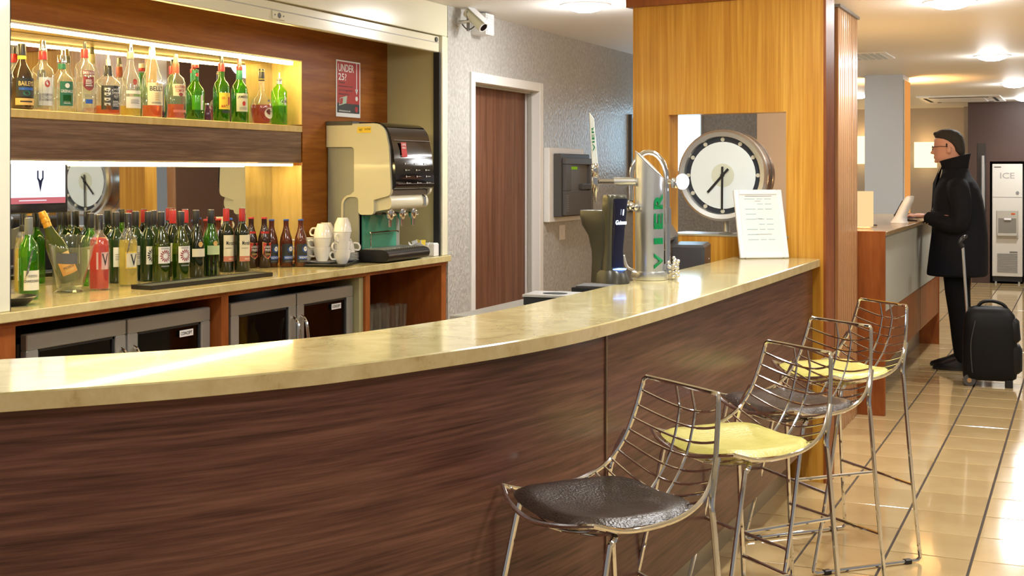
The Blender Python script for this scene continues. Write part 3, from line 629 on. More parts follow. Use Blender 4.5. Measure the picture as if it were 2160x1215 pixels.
bottle('wine_bottle','black wine bottle with pale half label and a grey neck tag',wc(-3.713,4.764),SLOP,'g_black',wine_cap('cap_black'),[(.095,.132,1.0,'lab_cream')],BAND,group=WG,extra=neck_tag(1,.0))
bottle('wine_bottle','green-necked wine bottle with pale half label, right of the tagged black one',wc(-3.70,4.858),SLOP,'g_green',wine_cap('cap_black'),[(.10,.142,1.0,pm('lab_palegreen',(.55,.68,.36),.6)),(.003,.10,3.1,'g_black',.0386)],BAND,('l_green',.14),group=WG)
MOR = [('Morador',.140,.050,.020,'ink',.0365,.12),('#lines',.115,.035,.006,'mid_grey',.0365,-.2),('MERLOT',.062,.034,.007,'lab_cream',.0366,.25)]
for (x, y, w_) in ((-3.792,5.098,'left of the red-capped pair'),(-3.729,5.140,'right of the red-capped pair')):
    bottle('wine_bottle','red-capsule wine bottle with cream script label, %s' % w_,wc(x,y),WINE,'g_black',wine_cap('foil_red'),[(.050,.178,.92,'lab_cream'),(.050,.076,.92,'lab_terracotta',.0367)],MOR,group=WG)
# back row, mostly hidden
for (y, glass, cp, lb_, txt) in ((4.235,'g_green','cap_black','lab_white','wine bottle in the back row behind the pink-labelled rosé'),(4.392,'g_dkgreen','cap_black','lab_white','dark wine bottle in the back row between rosé and golden wine'),(4.52,'g_dkgreen','cap_black','lab_white','dark wine bottle in the back row behind the golden wine'),
        (4.64,'g_dkgreen','cap_black','lab_white','dark wine bottle in the back row just right of the golden wine'),(4.775,'g_black','foil_red','lab_cream','red-capped wine bottle standing behind the starburst pair'),(4.865,'g_black','foil_red','lab_cream','red-capped wine bottle standing behind the tagged black bottle')):
    bottle('wine_bottle',txt,(-3.872,y+.02,ZC),WINE,glass,wine_cap(cp),[(.070,.155,.8,lb_)],[('#lines',.115,.04,.03,'mid_grey')],group=WG)
bottle('spirit_bottle','pale bottle with white label half hidden behind the wine cooler',(-3.885,3.89,ZC),[(.034,0),(.0375,.005),(.0375,.17),(.03,.195),(.016,.215),(.0145,.25)],'g_clear',(.016,.015,.245,.27,'cap_black'),[(.05,.14,1.,'lab_white')],(),('l_white',.18),group=WG)
bottle('rose_wine_bottle','rosé bottle mostly hidden by the left shutter post',(-3.80,3.60,ZC),WINE,'g_clear',wine_cap('cap_black'),[(.07,.16,1.,'lab_white')],(),('l_rose',.2),group=WG)
# beers
BEER = [(.029,0),(.0325,.004),(.0325,.125),(.029,.150),(.018,.185),(.0135,.205),(.0132,.236)]
def crown(mt): return [(.0155,.0145,.236,.243,mt)]
BG = 'beer bottles on the back counter'
def LPR(): return [('#shield',.088,.056,.088,'lab_gold'),('#shield',.089,.050,.080,'lab_red',.0329),('LONDON',.106,.040,.012,'ink_white',.0332),('PRIDE',.090,.034,.012,'ink_white',.0332),('#lines',.07,.03,.01,'ink_gold',.0332)]
BEER2 = [(r, z*1.05) for r, z in BEER]
for (x, y, w_) in ((-3.827,5.352,'left one beside the script label'),(-3.771,5.385,'right one beside the blue-capped beers')):
    bottle('ale_bottle','dark ale bottle with red shield label, %s' % w_,wc(x,y),BEER2,pm('g_dkbrown',(.030,.012,.008),.07,0,.3),[(.0158,.0148,.247,.256,'foil_red')],[(.168,.184,1.5,'lab_red',.0235)],LPR(),group=BG)
for (x, y, w_) in ((-3.768,5.445,'leftmost of three'),(-3.707,5.485,'middle of three'),(-3.645,5.525,'rightmost of three')):
    bottle('beer_bottle','brown beer bottle with blue label and blue crown cap, %s' % w_,wc(x,y),BEER,'g_brown',crown('cap_blue'),[(.022,.118,1.25,'lab_black')],[('#disc',.092,.036,.040,'lab_blue',.0325,.15),('#disc',.092,.022,.026,'ink_white',.0329,.15),('#rect',.048,.062,.018,'lab_blue'),('WADWORTH',.048,.054,.011,'ink_white',.0329),('#lines',.03,.05,.006,'mid_grey')],group=BG)
for (y, mt, txt) in ((4.945,'cap_blue','blue-capped beer bottle in the back row behind the green-necked wine'),(5.035,'foil_red','red-capped beer bottle in the back row, left one'),(5.13,'foil_red','red-capped beer bottle in the back row behind the script labels'),(5.22,'cap_blue','blue-capped beer bottle in the back row by the ale')):
    bottle('beer_bottle',txt,(-3.88,y+.02,ZC),BEER2,'g_brown',[(.0158,.0148,.247,.256,mt)],[(.04,.12,1.,'lab_black')],(),group=BG)
# ---- champagne in a tilted clear cooler
ck = thing('wine_cooler','clear plastic wine cooler with flared rim holding a champagne bottle','wine cooler',(-3.735,3.985,ZC))
TM = Matrix.Rotation(math.radians(14),4,Vector((.6,.8,0)))
m = MB(); m.lathe([(.045,.016),(.050,.02),(.072,.12),(.090,.205),(.096,.212),(.094,.214),(.0875,.206),(.0695,.12),(.047,.026),(.002,.022)],26,M=TM); m.build('clear_cup','clear_glass',ck)
MB().lathe([(.060,0),(.062,.003),(.05,.010),(.03,.022),(.002,.024)],24).build('foot','clear_glass',ck)
m = MB(); rect_on(m, lambda x,y: TM @ cyl_fn(.083,math.radians(-60),.165,off=.004)(x,y+(.06*x)), -.040,-.022,.040,.022,10); m.build('grey_card','tag_grey',ck,False,fix=False)
bt = bottle('champagne_bottle','champagne bottle with gold foil leaning in the clear cooler',(-3.742,3.995,ZC+.045),[(.036,0),(.042,.006),(.042,.13),(.037,.165),(.022,.205),(.016,.235),(.0155,.255)],pm('g_olive',(.045,.065,.010),.07,0,.3),
  [(.0155,.0165,.20,.255,'foil_gold'),(.018,.017,.255,.275,'foil_gold'),(.017,.014,.275,.30,'foil_gold')],[(.03,.085,.9,pm('lab_orange',(.75,.33,.06),.5)),(.10,.12,.6,'lab_gold')],[('PROSECCO',.058,.05,.010,'ink'),('#lines',.045,.04,.008,'ink_gold')],tilt=(math.radians(-2),math.radians(-14),0))
bt.rotation_euler = (math.radians(17),math.radians(-13),0)
# ================================================================== THINGS ON THE BACK COUNTER
ds = thing('black_dish','shallow black dish beside the shutter post','dish',(-3.56,3.50,ZC))
MB().lathe([(.055,0),(.06,.002),(.09,.028),(.095,.030),(.092,.032),(.058,.006),(.002,.005)],28).build('dish_wall','black_plastic',ds)
# drip mat (bar runner) with ribbed rubber face
bmx = thing('bar_mat','long black ribbed rubber bar mat along the counter edge','bar mat',(-3.52,4.585,ZC)); bmx.rotation_euler = (0,0,math.radians(-3.0))
MB().box(-.055,-.40,0,.055,.40,.008).box(-.055,-.40,.008,-.048,.40,.017).box(.048,-.40,.008,.055,.40,.017).box(-.048,-.40,.008,.048,-.393,.017).box(-.048,.393,.008,.048,.40,.017).build('mat_frame','black_plastic',bmx,False)
m = MB()
for i in range(46): m.box(-.046,-.388+i*.017,.008,.046,-.388+i*.017+.010,.015)
m.build('rubber_ribs',pm('mat_grey',(.06,.075,.075),.5),bmx,False)
# tray with cups and saucers
ty = thing('serving_tray','black serving tray under the stacked white cups','tray',(-3.625,5.740,ZC)); ty.rotation_euler = (0,0,math.radians(18))
MB().box(-.135,-.185,0,.135,.185,.004).box(-.14,-.19,.004,-.13,.19,.014).box(.13,-.19,.004,.14,.19,.014).box(-.13,-.19,.004,.13,-.18,.014).box(-.13,.18,.004,.13,.19,.014).build('tray_body','black_plastic',ty,False,.001)
CUPP = [(.026,0),(.028,.003),(.042,.033),(.0485,.074),(.0470,.074),(.040,.034),(.024,.007),(.001,.006)]
def cup(x, y, z, rot, label, flip=False, kind='cup'):
    t = thing('coffee_cup', label, 'cup', (x,y,z), rot, 'white cups on the tray')
    M = Matrix.Translation((0,0,.074)) @ Matrix.Rotation(math.pi,4,'X') if flip else Matrix.Identity(4)
    MB().lathe(CUPP,22,M=M).build('cup_bowl','white_china',t)
    pts = [M @ Vector(p) for p in crom([(.043,0,.060),(.066,0,.062),(.074,0,.046),(.062,0,.027),(.039,0,.025)],4)]
    MB().tube(pts,.005,8).build('handle','white_china',t)
    return t
sa = None
def saucer(x, y, z, label):
    t = thing('saucer', label, 'saucer', (x,y,z), 0, 'white saucers on the tray')
    MB().lathe([(.03,0),(.032,.002),(.068,.013),(.069,.015),(.034,.006),(.001,.005)],26).build('dish','white_china',t)
TZ = ZC+.005
CX, CY = -3.545, 5.752
def LV(k): return ('bottom','second','third','fourth','fifth')[k]
for k in range(3): cup(CX, CY, TZ+k*.046, -2.0+k*.25, '%s white cup of the front column of stacked cups on the tray' % LV(k).capitalize())
cup(CX+.002, CY+.004, TZ+2*.046+.075, 2.6, 'White cup turned upside down on top of the front column', True)
for k in range(2): cup(CX-.075, CY-.072, TZ+.016+k*.046, 3.6+k*.3, '%s white cup of the left column beside the beer bottles' % LV(k).capitalize())
cup(CX-.073, CY-.070, TZ+.016+.046+.075, 3.2, 'White cup upside down on top of the left column', True)
for k in range(2): cup(CX-.135, CY+.055, TZ+.016+k*.046, 1.6+k*.4, '%s white cup in the rear of the tray by the wood wall' % LV(k).capitalize())
cup(CX-.133, CY+.057, TZ+.016+.046+.075, 2.2, 'White cup upside down at the rear top of the pile', True)
for k in range(2): cup(CX-.172, CY-.085, TZ+.016+k*.046, -2.4, '%s white cup of the hindmost column by the niche wall' % LV(k).capitalize())
for k in range(5): saucer(CX-.045, CY+.115, TZ+k*.0085, '%s white saucer of the stack beside the coffee machine' % LV(k).capitalize())
cup(CX-.045, CY+.115, TZ+.052, .55, 'White cup upside down on the stack of saucers, handle to the machine', True)
saucer(CX-.075, CY-.072, TZ, 'White saucer under the left column of cups'); saucer(CX-.135, CY+.055, TZ, 'White saucer under the rear column of cups'); saucer(CX-.172, CY-.085, TZ-.0, 'White saucer under the hindmost column of cups')
# ---- coffee machine
cm = thing('coffee_machine','large coffee machine with glossy black front and cream curved body','coffee machine',(-3.767,5.95,ZC))
def ext(poly, y0, y1, mb=None):
    mb = mb or MB(); n = len(poly)
    return mb.add([(x,y0,z) for x,z in poly]+[(x,y1,z) for x,z in poly], [tuple(range(n)),tuple(range(2*n-1,n-1,-1))]+[(i,n+i,n+(i+1)%n,(i+1)%n) for i in range(n)])
def arc(cx, cz, r, a0, a1, n=6, rz=None): return [(cx+r*math.cos(math.radians(a0+(a1-a0)*i/n)), cz+(rz or r)*math.sin(math.radians(a0+(a1-a0)*i/n))) for i in range(n+1)]
WY = .46
# grey main cabinet
ext([(.004,.0),(.205,.0),(.205,.735),(.004,.735)], .006, WY-.006).build('cabinet', pm('machine_grey',(.30,.31,.27),.35), cm, False, .004)
pm('machine_cream',(.66,.64,.48),.3,0,.2)
# cream arch: runs along the top and down the front of the head
outer = [(.004,.745),(.30,.745)] + arc(.30,.665,.08,80,10,6) + [(.392,.62),(.405,.42)] + arc(.375,.385,.03,0,-80,4) + [(.30,.335),(.30,.275)] + arc(.28,.275,.02,0,-90,3) + [(.225,.255)] + arc(.225,.275,.02,-90,-180,3) + [(.205,.33)] + arc(.185,.33,.02,0,90,3)+[(.155,.35)] + arc(.155,.305,.045,90,180,5)+[(.11,.06),(.098,.06),(.098,.30)] + arc(.155,.305,.057,180,90,5)+[(.178,.38),(.178,.60)] + arc(.158,.60,.02,0,90,4) + [(.004,.62)]
ext(outer, -.004, .02).build('cream_side_arch','machine_cream',cm,True,.0)
ext(outer, WY-.02, WY+.004).build('cream_side_arch','machine_cream',cm,True,.0)
ext([(.205,.36),(.39,.36),(.39,.60),(.30,.735),(.205,.735)], .02, WY-.02).build('head_core','dark_grey',cm,False)
# glossy black visor
vis = [(.20,.752),(.30,.752)] + arc(.30,.655,.097,80,8,8) + [(.412,.60),(.428,.45)] + arc(.398,.42,.03,0,-85,5) + [(.375,.38),(.375,.60),(.20,.70)]
ext(vis, .012, WY-.012).build('black_visor', pm('piano_black',(.008,.006,.006),.05,0,.5), cm, True)
ext([(.225,.28),(.30,.28),(.30,.36),(.38,.37),(.395,.33)]+arc(.37,.31,.025,0,-90,3)+[(.31,.275),(.225,.26)], .02, WY-.02).build('chin','machine_cream',cm,True)
fv = lambda y, z: Vector((.432-(z-.45)*.107, y, z))
fn_v = lambda y, z: Vector((.4335-(z-.45)*.107, y, z))
m = MB(); rect_on(m, fn_v, .09,.565,.15,.645,1); so = m.build('red_sticker', pm('stk_red',(.50,.03,.03),.4), cm, False, fix=False)
m = MB(); text_on(m, 'COFFEE', lambda x,y: fn_v(x,y)+Vector((.001,0,0)), .045,.012,.12,.632); text_on(m,'FRESH', lambda x,y: fn_v(x,y)+Vector((.001,0,0)), .04,.010,.12,.615); m.build('sticker_print','ink_white',so,False,fix=False)
m = MB()
for c_ in (.12,.24,.35):
    for r_ in range(4): disc_on(m, fn_v, c_, .53-r_*.035, .0055, 8); rect_on(m, fn_v, c_+.012,.529-r_*.035, c_+.045,.531-r_*.035,1)
m.build('selection_buttons', pm('btn',(.55,.52,.45),.4), cm, False, fix=False)
m = MB()
for z in (.655,.57,.42): rect_on(m, fn_v, .02,z, .43,z+.002,1)
m.build('visor_seams','mid_grey',cm,False,fix=False)
m = MB(); rect_on(m, lambda x,y: Vector((x,-.0055,y)), .20,.695,.285,.727,1); so = m.build('yellow_sticker','lab_yellow',cm,False,fix=False)
m = MB(); text_on(m,'HOT', lambda x,y: Vector((x,-.0065,y)), .02,.012,.222,.711); text_on(m,'CAUTION',lambda x,y: Vector((x,-.0065,y)),.035,.010,.262,.714); m.build('sticker_print','ink',so,False,fix=False)
# green splash panel, black spout block, spouts, drip tray
MB().box(.205,.03,.06,.213,WY-.06,.255).build('green_splash_panel', pm('splash_green',(.05,.33,.21),.35), cm, False, .002)
MB().box(.205,.02,.25,.235,WY-.04,.345).build('spout_recess','black_plastic',cm,False)
MB().box(.13,-.0,.0,.205,.03,.30).build('front_jamb', 'machine_grey', cm, False)
for i, y in enumerate((.10,.23,.36)):
    sp_ = MB(); sp_.lathe([(.022,.285),(.026,.26),(.022,.235),(.012,.225),(.010,.19),(.012,.188)][::-1],14,(.34,y,0)); sp_.cyl((.34,y,.24),(.375,y,.255),.007,n=8); sp_.build('spout','chrome',cm)
MB().cyl((.40,.39,.30),(.40,.39,.345),.008,n=8).cyl((.40,.39,.345),(.385,.39,.355),.007,n=8).build('steam_lever','chrome',cm)
MB().tube(crom([(.245,.06,.04),(.245,.06,.145),(.245,.08,.155),(.245,.34,.155),(.245,.36,.145)],3),.004,6).build('cup_rail','chrome',cm)
ext([(.205,.004),(.36,.004)]+arc(.37,.035,.031,-90,60,5)+[(.36,.068),(.205,.068)], -.015, WY-.01).build('drip_tray','black_plastic',cm,True)
m = MB()
for i in range(16): m.box(.225,.02+i*.026,.068,.355,.02+i*.026+.014,.0715)
m.build('drip_grille','steel',cm,False)
MB().box(.0,-.006,.735,.17,WY+.006,.760).build('top_cover','dark_grey',cm,False,.004)
# bowl of sachets and a small carton beyond the machine
t = thing('sachet_bowl','scalloped white bowl with sachets beyond the coffee machine','bowl',(-3.475,6.475,ZC))
m = MB(); n = 32; prof = [(.03,0),(.035,.004),(.05,.04),(.062,.075),(.059,.075),(.047,.04),(.03,.010),(.001,.009)]
m.lathe(prof,n)
for i, p in enumerate(m.v):
    if p[2] > .06: a = math.atan2(p[1],p[0]); m.v[i] = (p[0],p[1],p[2]+.010*math.sin(4*a))
m.build('bowl_wall','white_china',t)
for i, (c_, mt) in enumerate((((-.018,.010),'lab_yellow'),((.012,.02),'lab_yellow'),((.02,-.015),'lab_white'),((-.01,-.022),'lab_white'))):
    M_ = Matrix.Translation((c_[0],c_[1],.06)) @ Matrix.Rotation(.3-.2*i,4,'Y') @ Matrix.Rotation(i*1.1,4,'Z')
    MB().box(-.016,-.002,-.03,.016,.002,.035,M=M_).build('sachet',mt,t,False)
t = thing('sachet_carton','small white carton at the right end of the back counter','carton',(-3.455,6.578,ZC))
MB().box(-.05,-.035,0,.04,.035,.07).build('carton_box','white_plastic',t,False,.002); MB().box(-.045,-.03,.07,.035,.03,.075).build('carton_flap','lab_white',t,False)
# ---- poster
t = thing('age_poster','red poster asking UNDER 25? on the wood wall above the machine','poster',(-3.7655,6.176,1.833)); HH = .314; HWd = .129
MB().box(0,-HWd,0,.0015,HWd,HH).build('paper','lab_white',t,False)
pf_ = lambda x, y: Vector((.0022,x,y)); pf2 = lambda x, y: Vector((.0028,x,y))
def pp(fn, mat, *rects):
    m = MB()
    for r in rects: rect_on(m, fn, *r, 1)
    return m.build('poster_print', mat, t, False, fix=False)
pp(pf_, pm('poster_red',(.42,.035,.03),.5), (-.119,.075,.119,.306)); pp(pf_, pm('poster_dark',(.035,.045,.045),.5), (-.119,.022,.119,.075))
for tx_, w_, h_, x_, y_ in (('UNDER',.165,.042,-.025,.272),('25?',.085,.038,-.065,.222),('drinkaware.co.uk',.12,.010,-.04,.034)):
    m = MB(); text_on(m,tx_,pf2,w_,h_,x_,y_); m.build('poster_lettering','ink_white',t,False,fix=False)
m = MB(); text_on(m,'Please',pf2,.06,.012,-.07,.192); text_on(m,'be prepared to show',pf2,.15,.012,-.03,.170); text_on(m,'proof of age when',pf2,.14,.012,-.03,.148); text_on(m,'buying alcohol',pf2,.11,.012,-.045,.126); m.build('poster_small_print','poster_dark',t,False,fix=False)
m = MB(); rect_on(m,pf2,.083,.15,.091,.306,1); poly_on(m,pf2,[(.072,.16),(.087,.128),(.102,.16)]); disc_on(m,pf2,.087,.107,.014,10); m.build('poster_arrow','ink_white',t,False,fix=False)
M_ = lambda x,y: pf2(-.058+x*.97+y*.2,.09+y*.97-x*.2*-1)
m = MB(); rect_on(m,M_,-.04,-.022,.04,.022,1); m.build('id_card',pm('card_green',(.45,.58,.45),.5),t,False,fix=False)
m = MB(); rect_on(m,lambda x,y: M_(x,y)+Vector((.0005,0,0)),-.036,-.017,-.004,.017,1); disc_on(m,pf2,.085,.046,.017,14); m.build('card_portrait','poster_red',t,False,fix=False)
# ---- glowing panel standing in for a TV reflected in the lower niche mirror
t = thing('tv_reflection','black-framed glowing panel standing in for a mirrored TV at the left of the bottle niche','tv_reflection',(-3.925,3.955,1.44))
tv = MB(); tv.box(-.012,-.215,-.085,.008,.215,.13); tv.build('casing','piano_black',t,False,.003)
ft = lambda x, y: Vector((.0095,x,y)); ft2 = lambda x, y: Vector((.0105,x,y)); 
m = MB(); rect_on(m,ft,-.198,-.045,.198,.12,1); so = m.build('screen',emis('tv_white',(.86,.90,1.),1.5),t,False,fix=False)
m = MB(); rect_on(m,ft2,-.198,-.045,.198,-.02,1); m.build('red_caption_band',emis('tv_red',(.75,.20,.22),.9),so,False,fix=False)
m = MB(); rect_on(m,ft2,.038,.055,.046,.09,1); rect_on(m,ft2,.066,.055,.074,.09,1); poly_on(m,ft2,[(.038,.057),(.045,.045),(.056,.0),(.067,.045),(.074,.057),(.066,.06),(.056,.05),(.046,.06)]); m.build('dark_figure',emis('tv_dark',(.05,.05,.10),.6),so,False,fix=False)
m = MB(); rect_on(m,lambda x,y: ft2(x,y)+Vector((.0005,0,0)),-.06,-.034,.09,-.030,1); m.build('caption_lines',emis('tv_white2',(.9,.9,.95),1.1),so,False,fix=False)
# ================================================================== WALL FITTINGS
t = thing('security_camera','small cream bullet camera on a wall arm beside the shutter','camera',(-3.40,6.815,2.416))
MB().cyl((0,0,0),(.012,0,0),.028,n=18).build('wall_plate','satin_steel',t)
MB().tube(crom([(.01,0,0),(.05,.0,.0),(.075,.01,.004)],4),.011,10).build('arm','satin_steel',t)
cdir = Vector((.74,-.16,-.62)).normalized(); c0 = Vector((.05,.03,.062)); c1 = c0+cdir*.155
MB().cyl(c0,c1,.030,.033,n=20).build('barrel','cream_metal',t)
MB().cyl(c1-cdir*.004,c1+cdir*.004,.033,.031,n=20).build('lens_ring','white_plastic',t); MB().cyl(c1+cdir*.002,c1+cdir*.006,.024,n=20).build('lens_glass','piano_black',t)
up = Vector((0,0,1)); rt = cdir.cross(up).normalized(); uu = rt.cross(cdir)
m = MB()
vs = []
for q in (c0-cdir*.01, c1+cdir*.02):
    for s_ in (-1,1): vs += [q+rt*(.036*s_)+uu*.034]
m.add(vs+[v+uu*.004 for v in vs],[(0,1,3,2),(4,6,7,5),(0,4,5,1),(2,3,7,6),(0,2,6,4),(1,5,7,3)]); m.build('sun_shield','white_plastic',t,False)
MB().tube(crom([(.03,.0,-.012),(.06,.02,-.045),(.10,.03,-.02),tuple(c0+cdir*.05-uu*.03)],5),.004,8).build('cable','dark_grey',t)
MB().box(.062,-.004,-.055,.068,.03,.065).build('bracket_plate','mid_grey',t,False)
t = thing('vent_box','white louvred vent box on the wall behind the small camera','vent',(-3.40,7.055,2.36))
MB().box(0,-.055,0,.10,.06,.128).build('housing','white_paint',t,False,.002)
for i in range(9): MB().box(.1,-.047,.008+i*.0128,.106,.047,.008+i*.0128+.008).build('louvre','white_plastic',t,False)
# fire panel
t = thing('alarm_panel','dark grey alarm control panel on a white wall box beside the door','control panel',(-3.40,8.475,1.18))
MB().box(0,-.335,0,.045,.335,.515).build('white_backbox','white_paint',t,False,.004)
MB().box(.045,-.265,.035,.10,.30,.475).build('base_case','dark_grey',t,False,.005)
ring = MB(); ring.box(.10,-.235,.045,.135,.30,.445); 
MB().box(.10,-.235,.045,.13,.30,.215).box(.10,-.235,.40,.13,.30,.445).box(.10,-.235,.215,.13,-.135,.40).box(.10,.235,.215,.13,.30,.40).build('front_cover',pm('panel_grey',(.105,.10,.098),.4),t,False,.004)
MB().box(.10,-.135,.215,.106,.235,.40).build('inner_plate',pm('plate_grey',(.16,.16,.16),.35),t,False)
MB().box(.106,-.12,.365,.110,.03,.385).build('lcd_screen',emis('lcd',(.35,.62,.03),.55),t,False)
MB().box(.106,.07,.222,.135,.30,.262).build('latch_flap','dark_grey',t,False,.004)
MB().cyl((.13,.30,.268),(.13,.335,.268),.008,n=10).cyl((.13,.330,.268),(.13,.345,.268),.014,n=12).build('key','satin_steel',t)
for s_ in (-.225,.255):
    m = MB()
    for i in range(8): m.box(.13,s_,.075+i*.015,.132,s_+.035,.081+i*.015)
    m.build('vent_slots','mid_grey',t,False)
t = thing('light_switch','small white wall switch below the alarm panel','switch',(-3.40,8.47,1.045))
MB().box(0,-.05,0,.010,.05,.105).build('plate','white_paint',t,False,.002); MB().box(.010,-.018,.03,.015,.018,.075).build('rocker','white_plastic',t,False,.001)
t = thing('wall_board','tall dark framed board on the textured wall behind the oak partition','board',(-3.40,10.06,1.20))
MB().box(0,-.12,0,.03,.30,.80).build('frame','dark_grey',t,False,.003); MB().box(.03,-.095,.03,.033,.27,.77).build('print','mid_grey',t,False)
t = thing('wall_screen','bright white screen on the end wall seen through the partition opening','screen',(-3.14,10.5,1.54))
MB().box(-.25,-.05,-.03,.215,0,.53).build('casing','white_plastic',t,False,.004)
MB().box(-.235,-.053,.0,.20,-.05,.515).build('lit_face',emis('screen_blue',(.50,.78,1.),6.),t,False)
# ================================================================== ON THE FRONT BAR
ZB = 1.101
# dark stout font
t = thing('stout_tap','dark grey beer font with lit black badge on the bar','beer tap',(-1.640,4.615,ZB),math.radians(-24))
# local: +x faces the customers/camera side, y to the left
def ring_loft(rings, n=20, e=2.6):
    rows = []
    for (z, xf, xb, hw) in rings:
        cx = (xf+xb)/2; rx = (xf-xb)/2; r = []
        for i in range(n):
            a = 2*math.pi*i/n; c_, s_ = math.cos(a), math.sin(a)
            r.append((cx+rx*math.copysign(abs(c_)**(2/e),c_), hw*math.copysign(abs(s_)**(2/e),s_), z))
        rows.append(r)
    return rows
def loft(rings, n=20, e=2.6, cap=True, mb=None):
    mb = mb or MB(); rows = ring_loft(rings, n, e); b = len(mb.v); mb.strip(rows, closed=True)
    if cap: L = len(rows); mb.f += [tuple(b+i for i in range(n-1,-1,-1)), tuple(b+(L-1)*n+i for i in range(n))]; mb.m += [0,0]
    return mb
pm('font_grey',(.055,.053,.038),.32,.35)
loft([(0,.062,-.075,.055),(.035,.055,-.078,.05),(.05,.045,-.08,.046)],20).build('foot','font_grey',t)
loft([(.0,-.01,-.082,.05),(.08,-.005,-.082,.045),(.12,.0,-.085,.044),(.18,.012,-.105,.045),(.22,.02,-.14,.047),(.265,.025,-.155,.047),(.275,.025,-.15,.045)],20,4).build('rear_housing','font_grey',t)
loft([(.05,.030,-.03,.046),(.12,.026,-.03,.040),(.20,.032,-.03,.042),(.28,.042,-.03,.046),(.325,.046,-.028,.047),(.335,.042,-.024,.044)],24,3).build('tower',pm('font_satin',(.10,.095,.065),.28,.6),t)
loft([(.062,.034,.01,.034),(.12,.032,.01,.030),(.20,.039,.01,.033),(.28,.049,.01,.037),(.322,.052,.01,.038)],24,3).build('black_badge',pm('badge_black',(.006,.006,.02),.08,0,.4),t)
for tx_, w_, h_, y_, dx_ in (('Guinness',.060,.017,.232,0.),('I',.006,.022,.27,.0015)):
    m = MB(); text_on(m,tx_,(lambda dx_: lambda x,y: Vector((.0475+dx_+(y-.23)*.13-5.4*x*x,x,y)))(dx_),w_,h_,0,y_); m.build('lit_lettering',emis('letter_white',(.75,.85,1.),5.),t,False,fix=False)
MB().lathe([(.028,.052),(.030,.056),(.002,.058)],20,(.030,0,0)).build('blue_glow_ring',emis('blue_ring',(.15,.3,1.),7.),t)
# steel tower with green lettering
t = thing('beer_tower','brushed steel beer tower with green vertical lettering VIER','beer tap',(-1.566,4.835,ZB),math.radians(-68))
MB().lathe([(.072,0),(.074,.004),(.070,.030),(.058,.034),(.002,.035)],32).build('base_collar','satin_steel',t)
m = MB(); n = 32; rows = []
for k in range(7):
    z = .032+.34*k/6; rows.append([(.057*math.cos(2*math.pi*i/n),.057*math.sin(2*math.pi*i/n),z) for i in range(n)])
rows.append([(.057*math.cos(2*math.pi*i/n),.057*math.sin(2*math.pi*i/n),max(.385,.452-.055*(math.sin(2*math.pi*i/n))*1.0-.012*math.cos(2*math.pi*i/n))) for i in range(n)])
m.strip(rows,closed=True); m.f.append(tuple(7*n+i for i in range(n))); m.m.append(0)
m.build('column','satin_steel',t)
m = MB(); 
tilt_ = lambda a, r: Vector((r*math.cos(a), r*math.sin(a), max(.388,.455)-.055/.057*r*math.sin(a)-.012/.057*r*math.cos(a)))
m.add([tilt_(2*math.pi*i/24,.047) for i in range(24)],[tuple(range(24))]); m.build('top_badge',pm('badge_pale',(.75,.80,.78),.15),t,False,fix=False)
m = MB()
for i, ch in enumerate('VIER'):
    zc = .075+.078*i
    f = (lambda zc: lambda x, y: Vector((.0612*math.cos(math.radians(22)+(-y)/.057), .0612*math.sin(math.radians(22)+(-y)/.057), zc+x)))(zc)
    m = MB(); text_on(m, ch, f, .062 if ch != 'I' else .024, .042, 0, -.012, bold=.035); m.build('green_letter',pm('vier_green',(.0,.20,.06),.35),t,False,fix=False)
# arched chrome pipe over the tower and side pipe
arcp = [Vector((-.035,-.070*math.cos(a)+.0,.40+.102*math.sin(a))) for a in [math.pi*i/12 for i in range(13)]]
MB().tube([(-.035,-.070,.31)]+[tuple(p) for p in arcp]+[(-.02,.073,.20),(-.0,.073,.02)],.011,10).build('arched_pipe','chrome',t)
MB().cyl((-.012,.073,.22),(-.018,.073,.28),.0145,n=12).build('pipe_collar','chrome',t); MB().cyl((-.0,.073,.035),(-.003,.073,.06),.018,n=12).build('pipe_collar','chrome',t)
for (p, r) in (((.03,-.08,.29),.02),((.045,-.06,.285),.016),((.015,-.105,.285),.016)): MB().sphere(p,r,12,8).build('ball_valve','chrome',t)
MB().cyl((0,-.045,.385),(.0,-.14,.385),.017,n=14).build('tap_arm','satin_steel',t)
MB().cyl((0,-.14,.385),(.0,-.20,.385),.009,n=10).build('tap_stem','chrome',t)
MB().lathe([(.006,.300),(.009,.345),(.013,.35),(.015,.38),(.015,.40),(.010,.405),(.014,.41),(.014,.45),(.008,.46)],14,(0,-.215,0)).build('tap_body','chrome',t)
m = MB(); M_ = Matrix.Translation((0,-.215,.455)) @ Matrix.Rotation(math.radians(4),4,'X')
m.add([M_ @ Vector(p) for p in ((-.012,-.012,0),(.012,-.012,0),(.012,.012,0),(-.012,.012,0),(-.019,-.008,.205),(.019,-.008,.205),(.019,.008,.180),(-.019,.008,.180))],[(0,3,2,1),(4,5,6,7),(0,1,5,4),(1,2,6,5),(2,3,7,6),(3,0,4,7)]); h_ = m.build('tap_handle',pm('lens_white',(.72,.76,.72),.2),t,False,.002)
m = MB(); text_on(m,'VIER',lambda x,y: M_ @ Vector((.0175,.0-y*.6,.10+x)),.10,.016); m.build('handle_print','vier_green',h_,False,fix=False)
MB().lathe([(.019,.36),(.021,.365),(.021,.395),(.017,.40)],18,(0,.105,0)).build('lamp_collar','chrome',t)
MB().sphere((.012,.128,.385),.027,16,10,(.8,1,1.15)).build('lit_knob',emis('knob_glow',(.85,.82,1.),7.),t)
MB().cyl((-.01,.075,.385),(.0,.105,.385),.010,n=10).build('knob_stem','chrome',t)
m = MB()
for i in range(26):
    a = i*.55; q = Vector((.0+.022*math.cos(a*1.7),.092+.020*math.sin(a*2.3),.012+.075*i/26)); m.sphere(q,.0075,8,5)
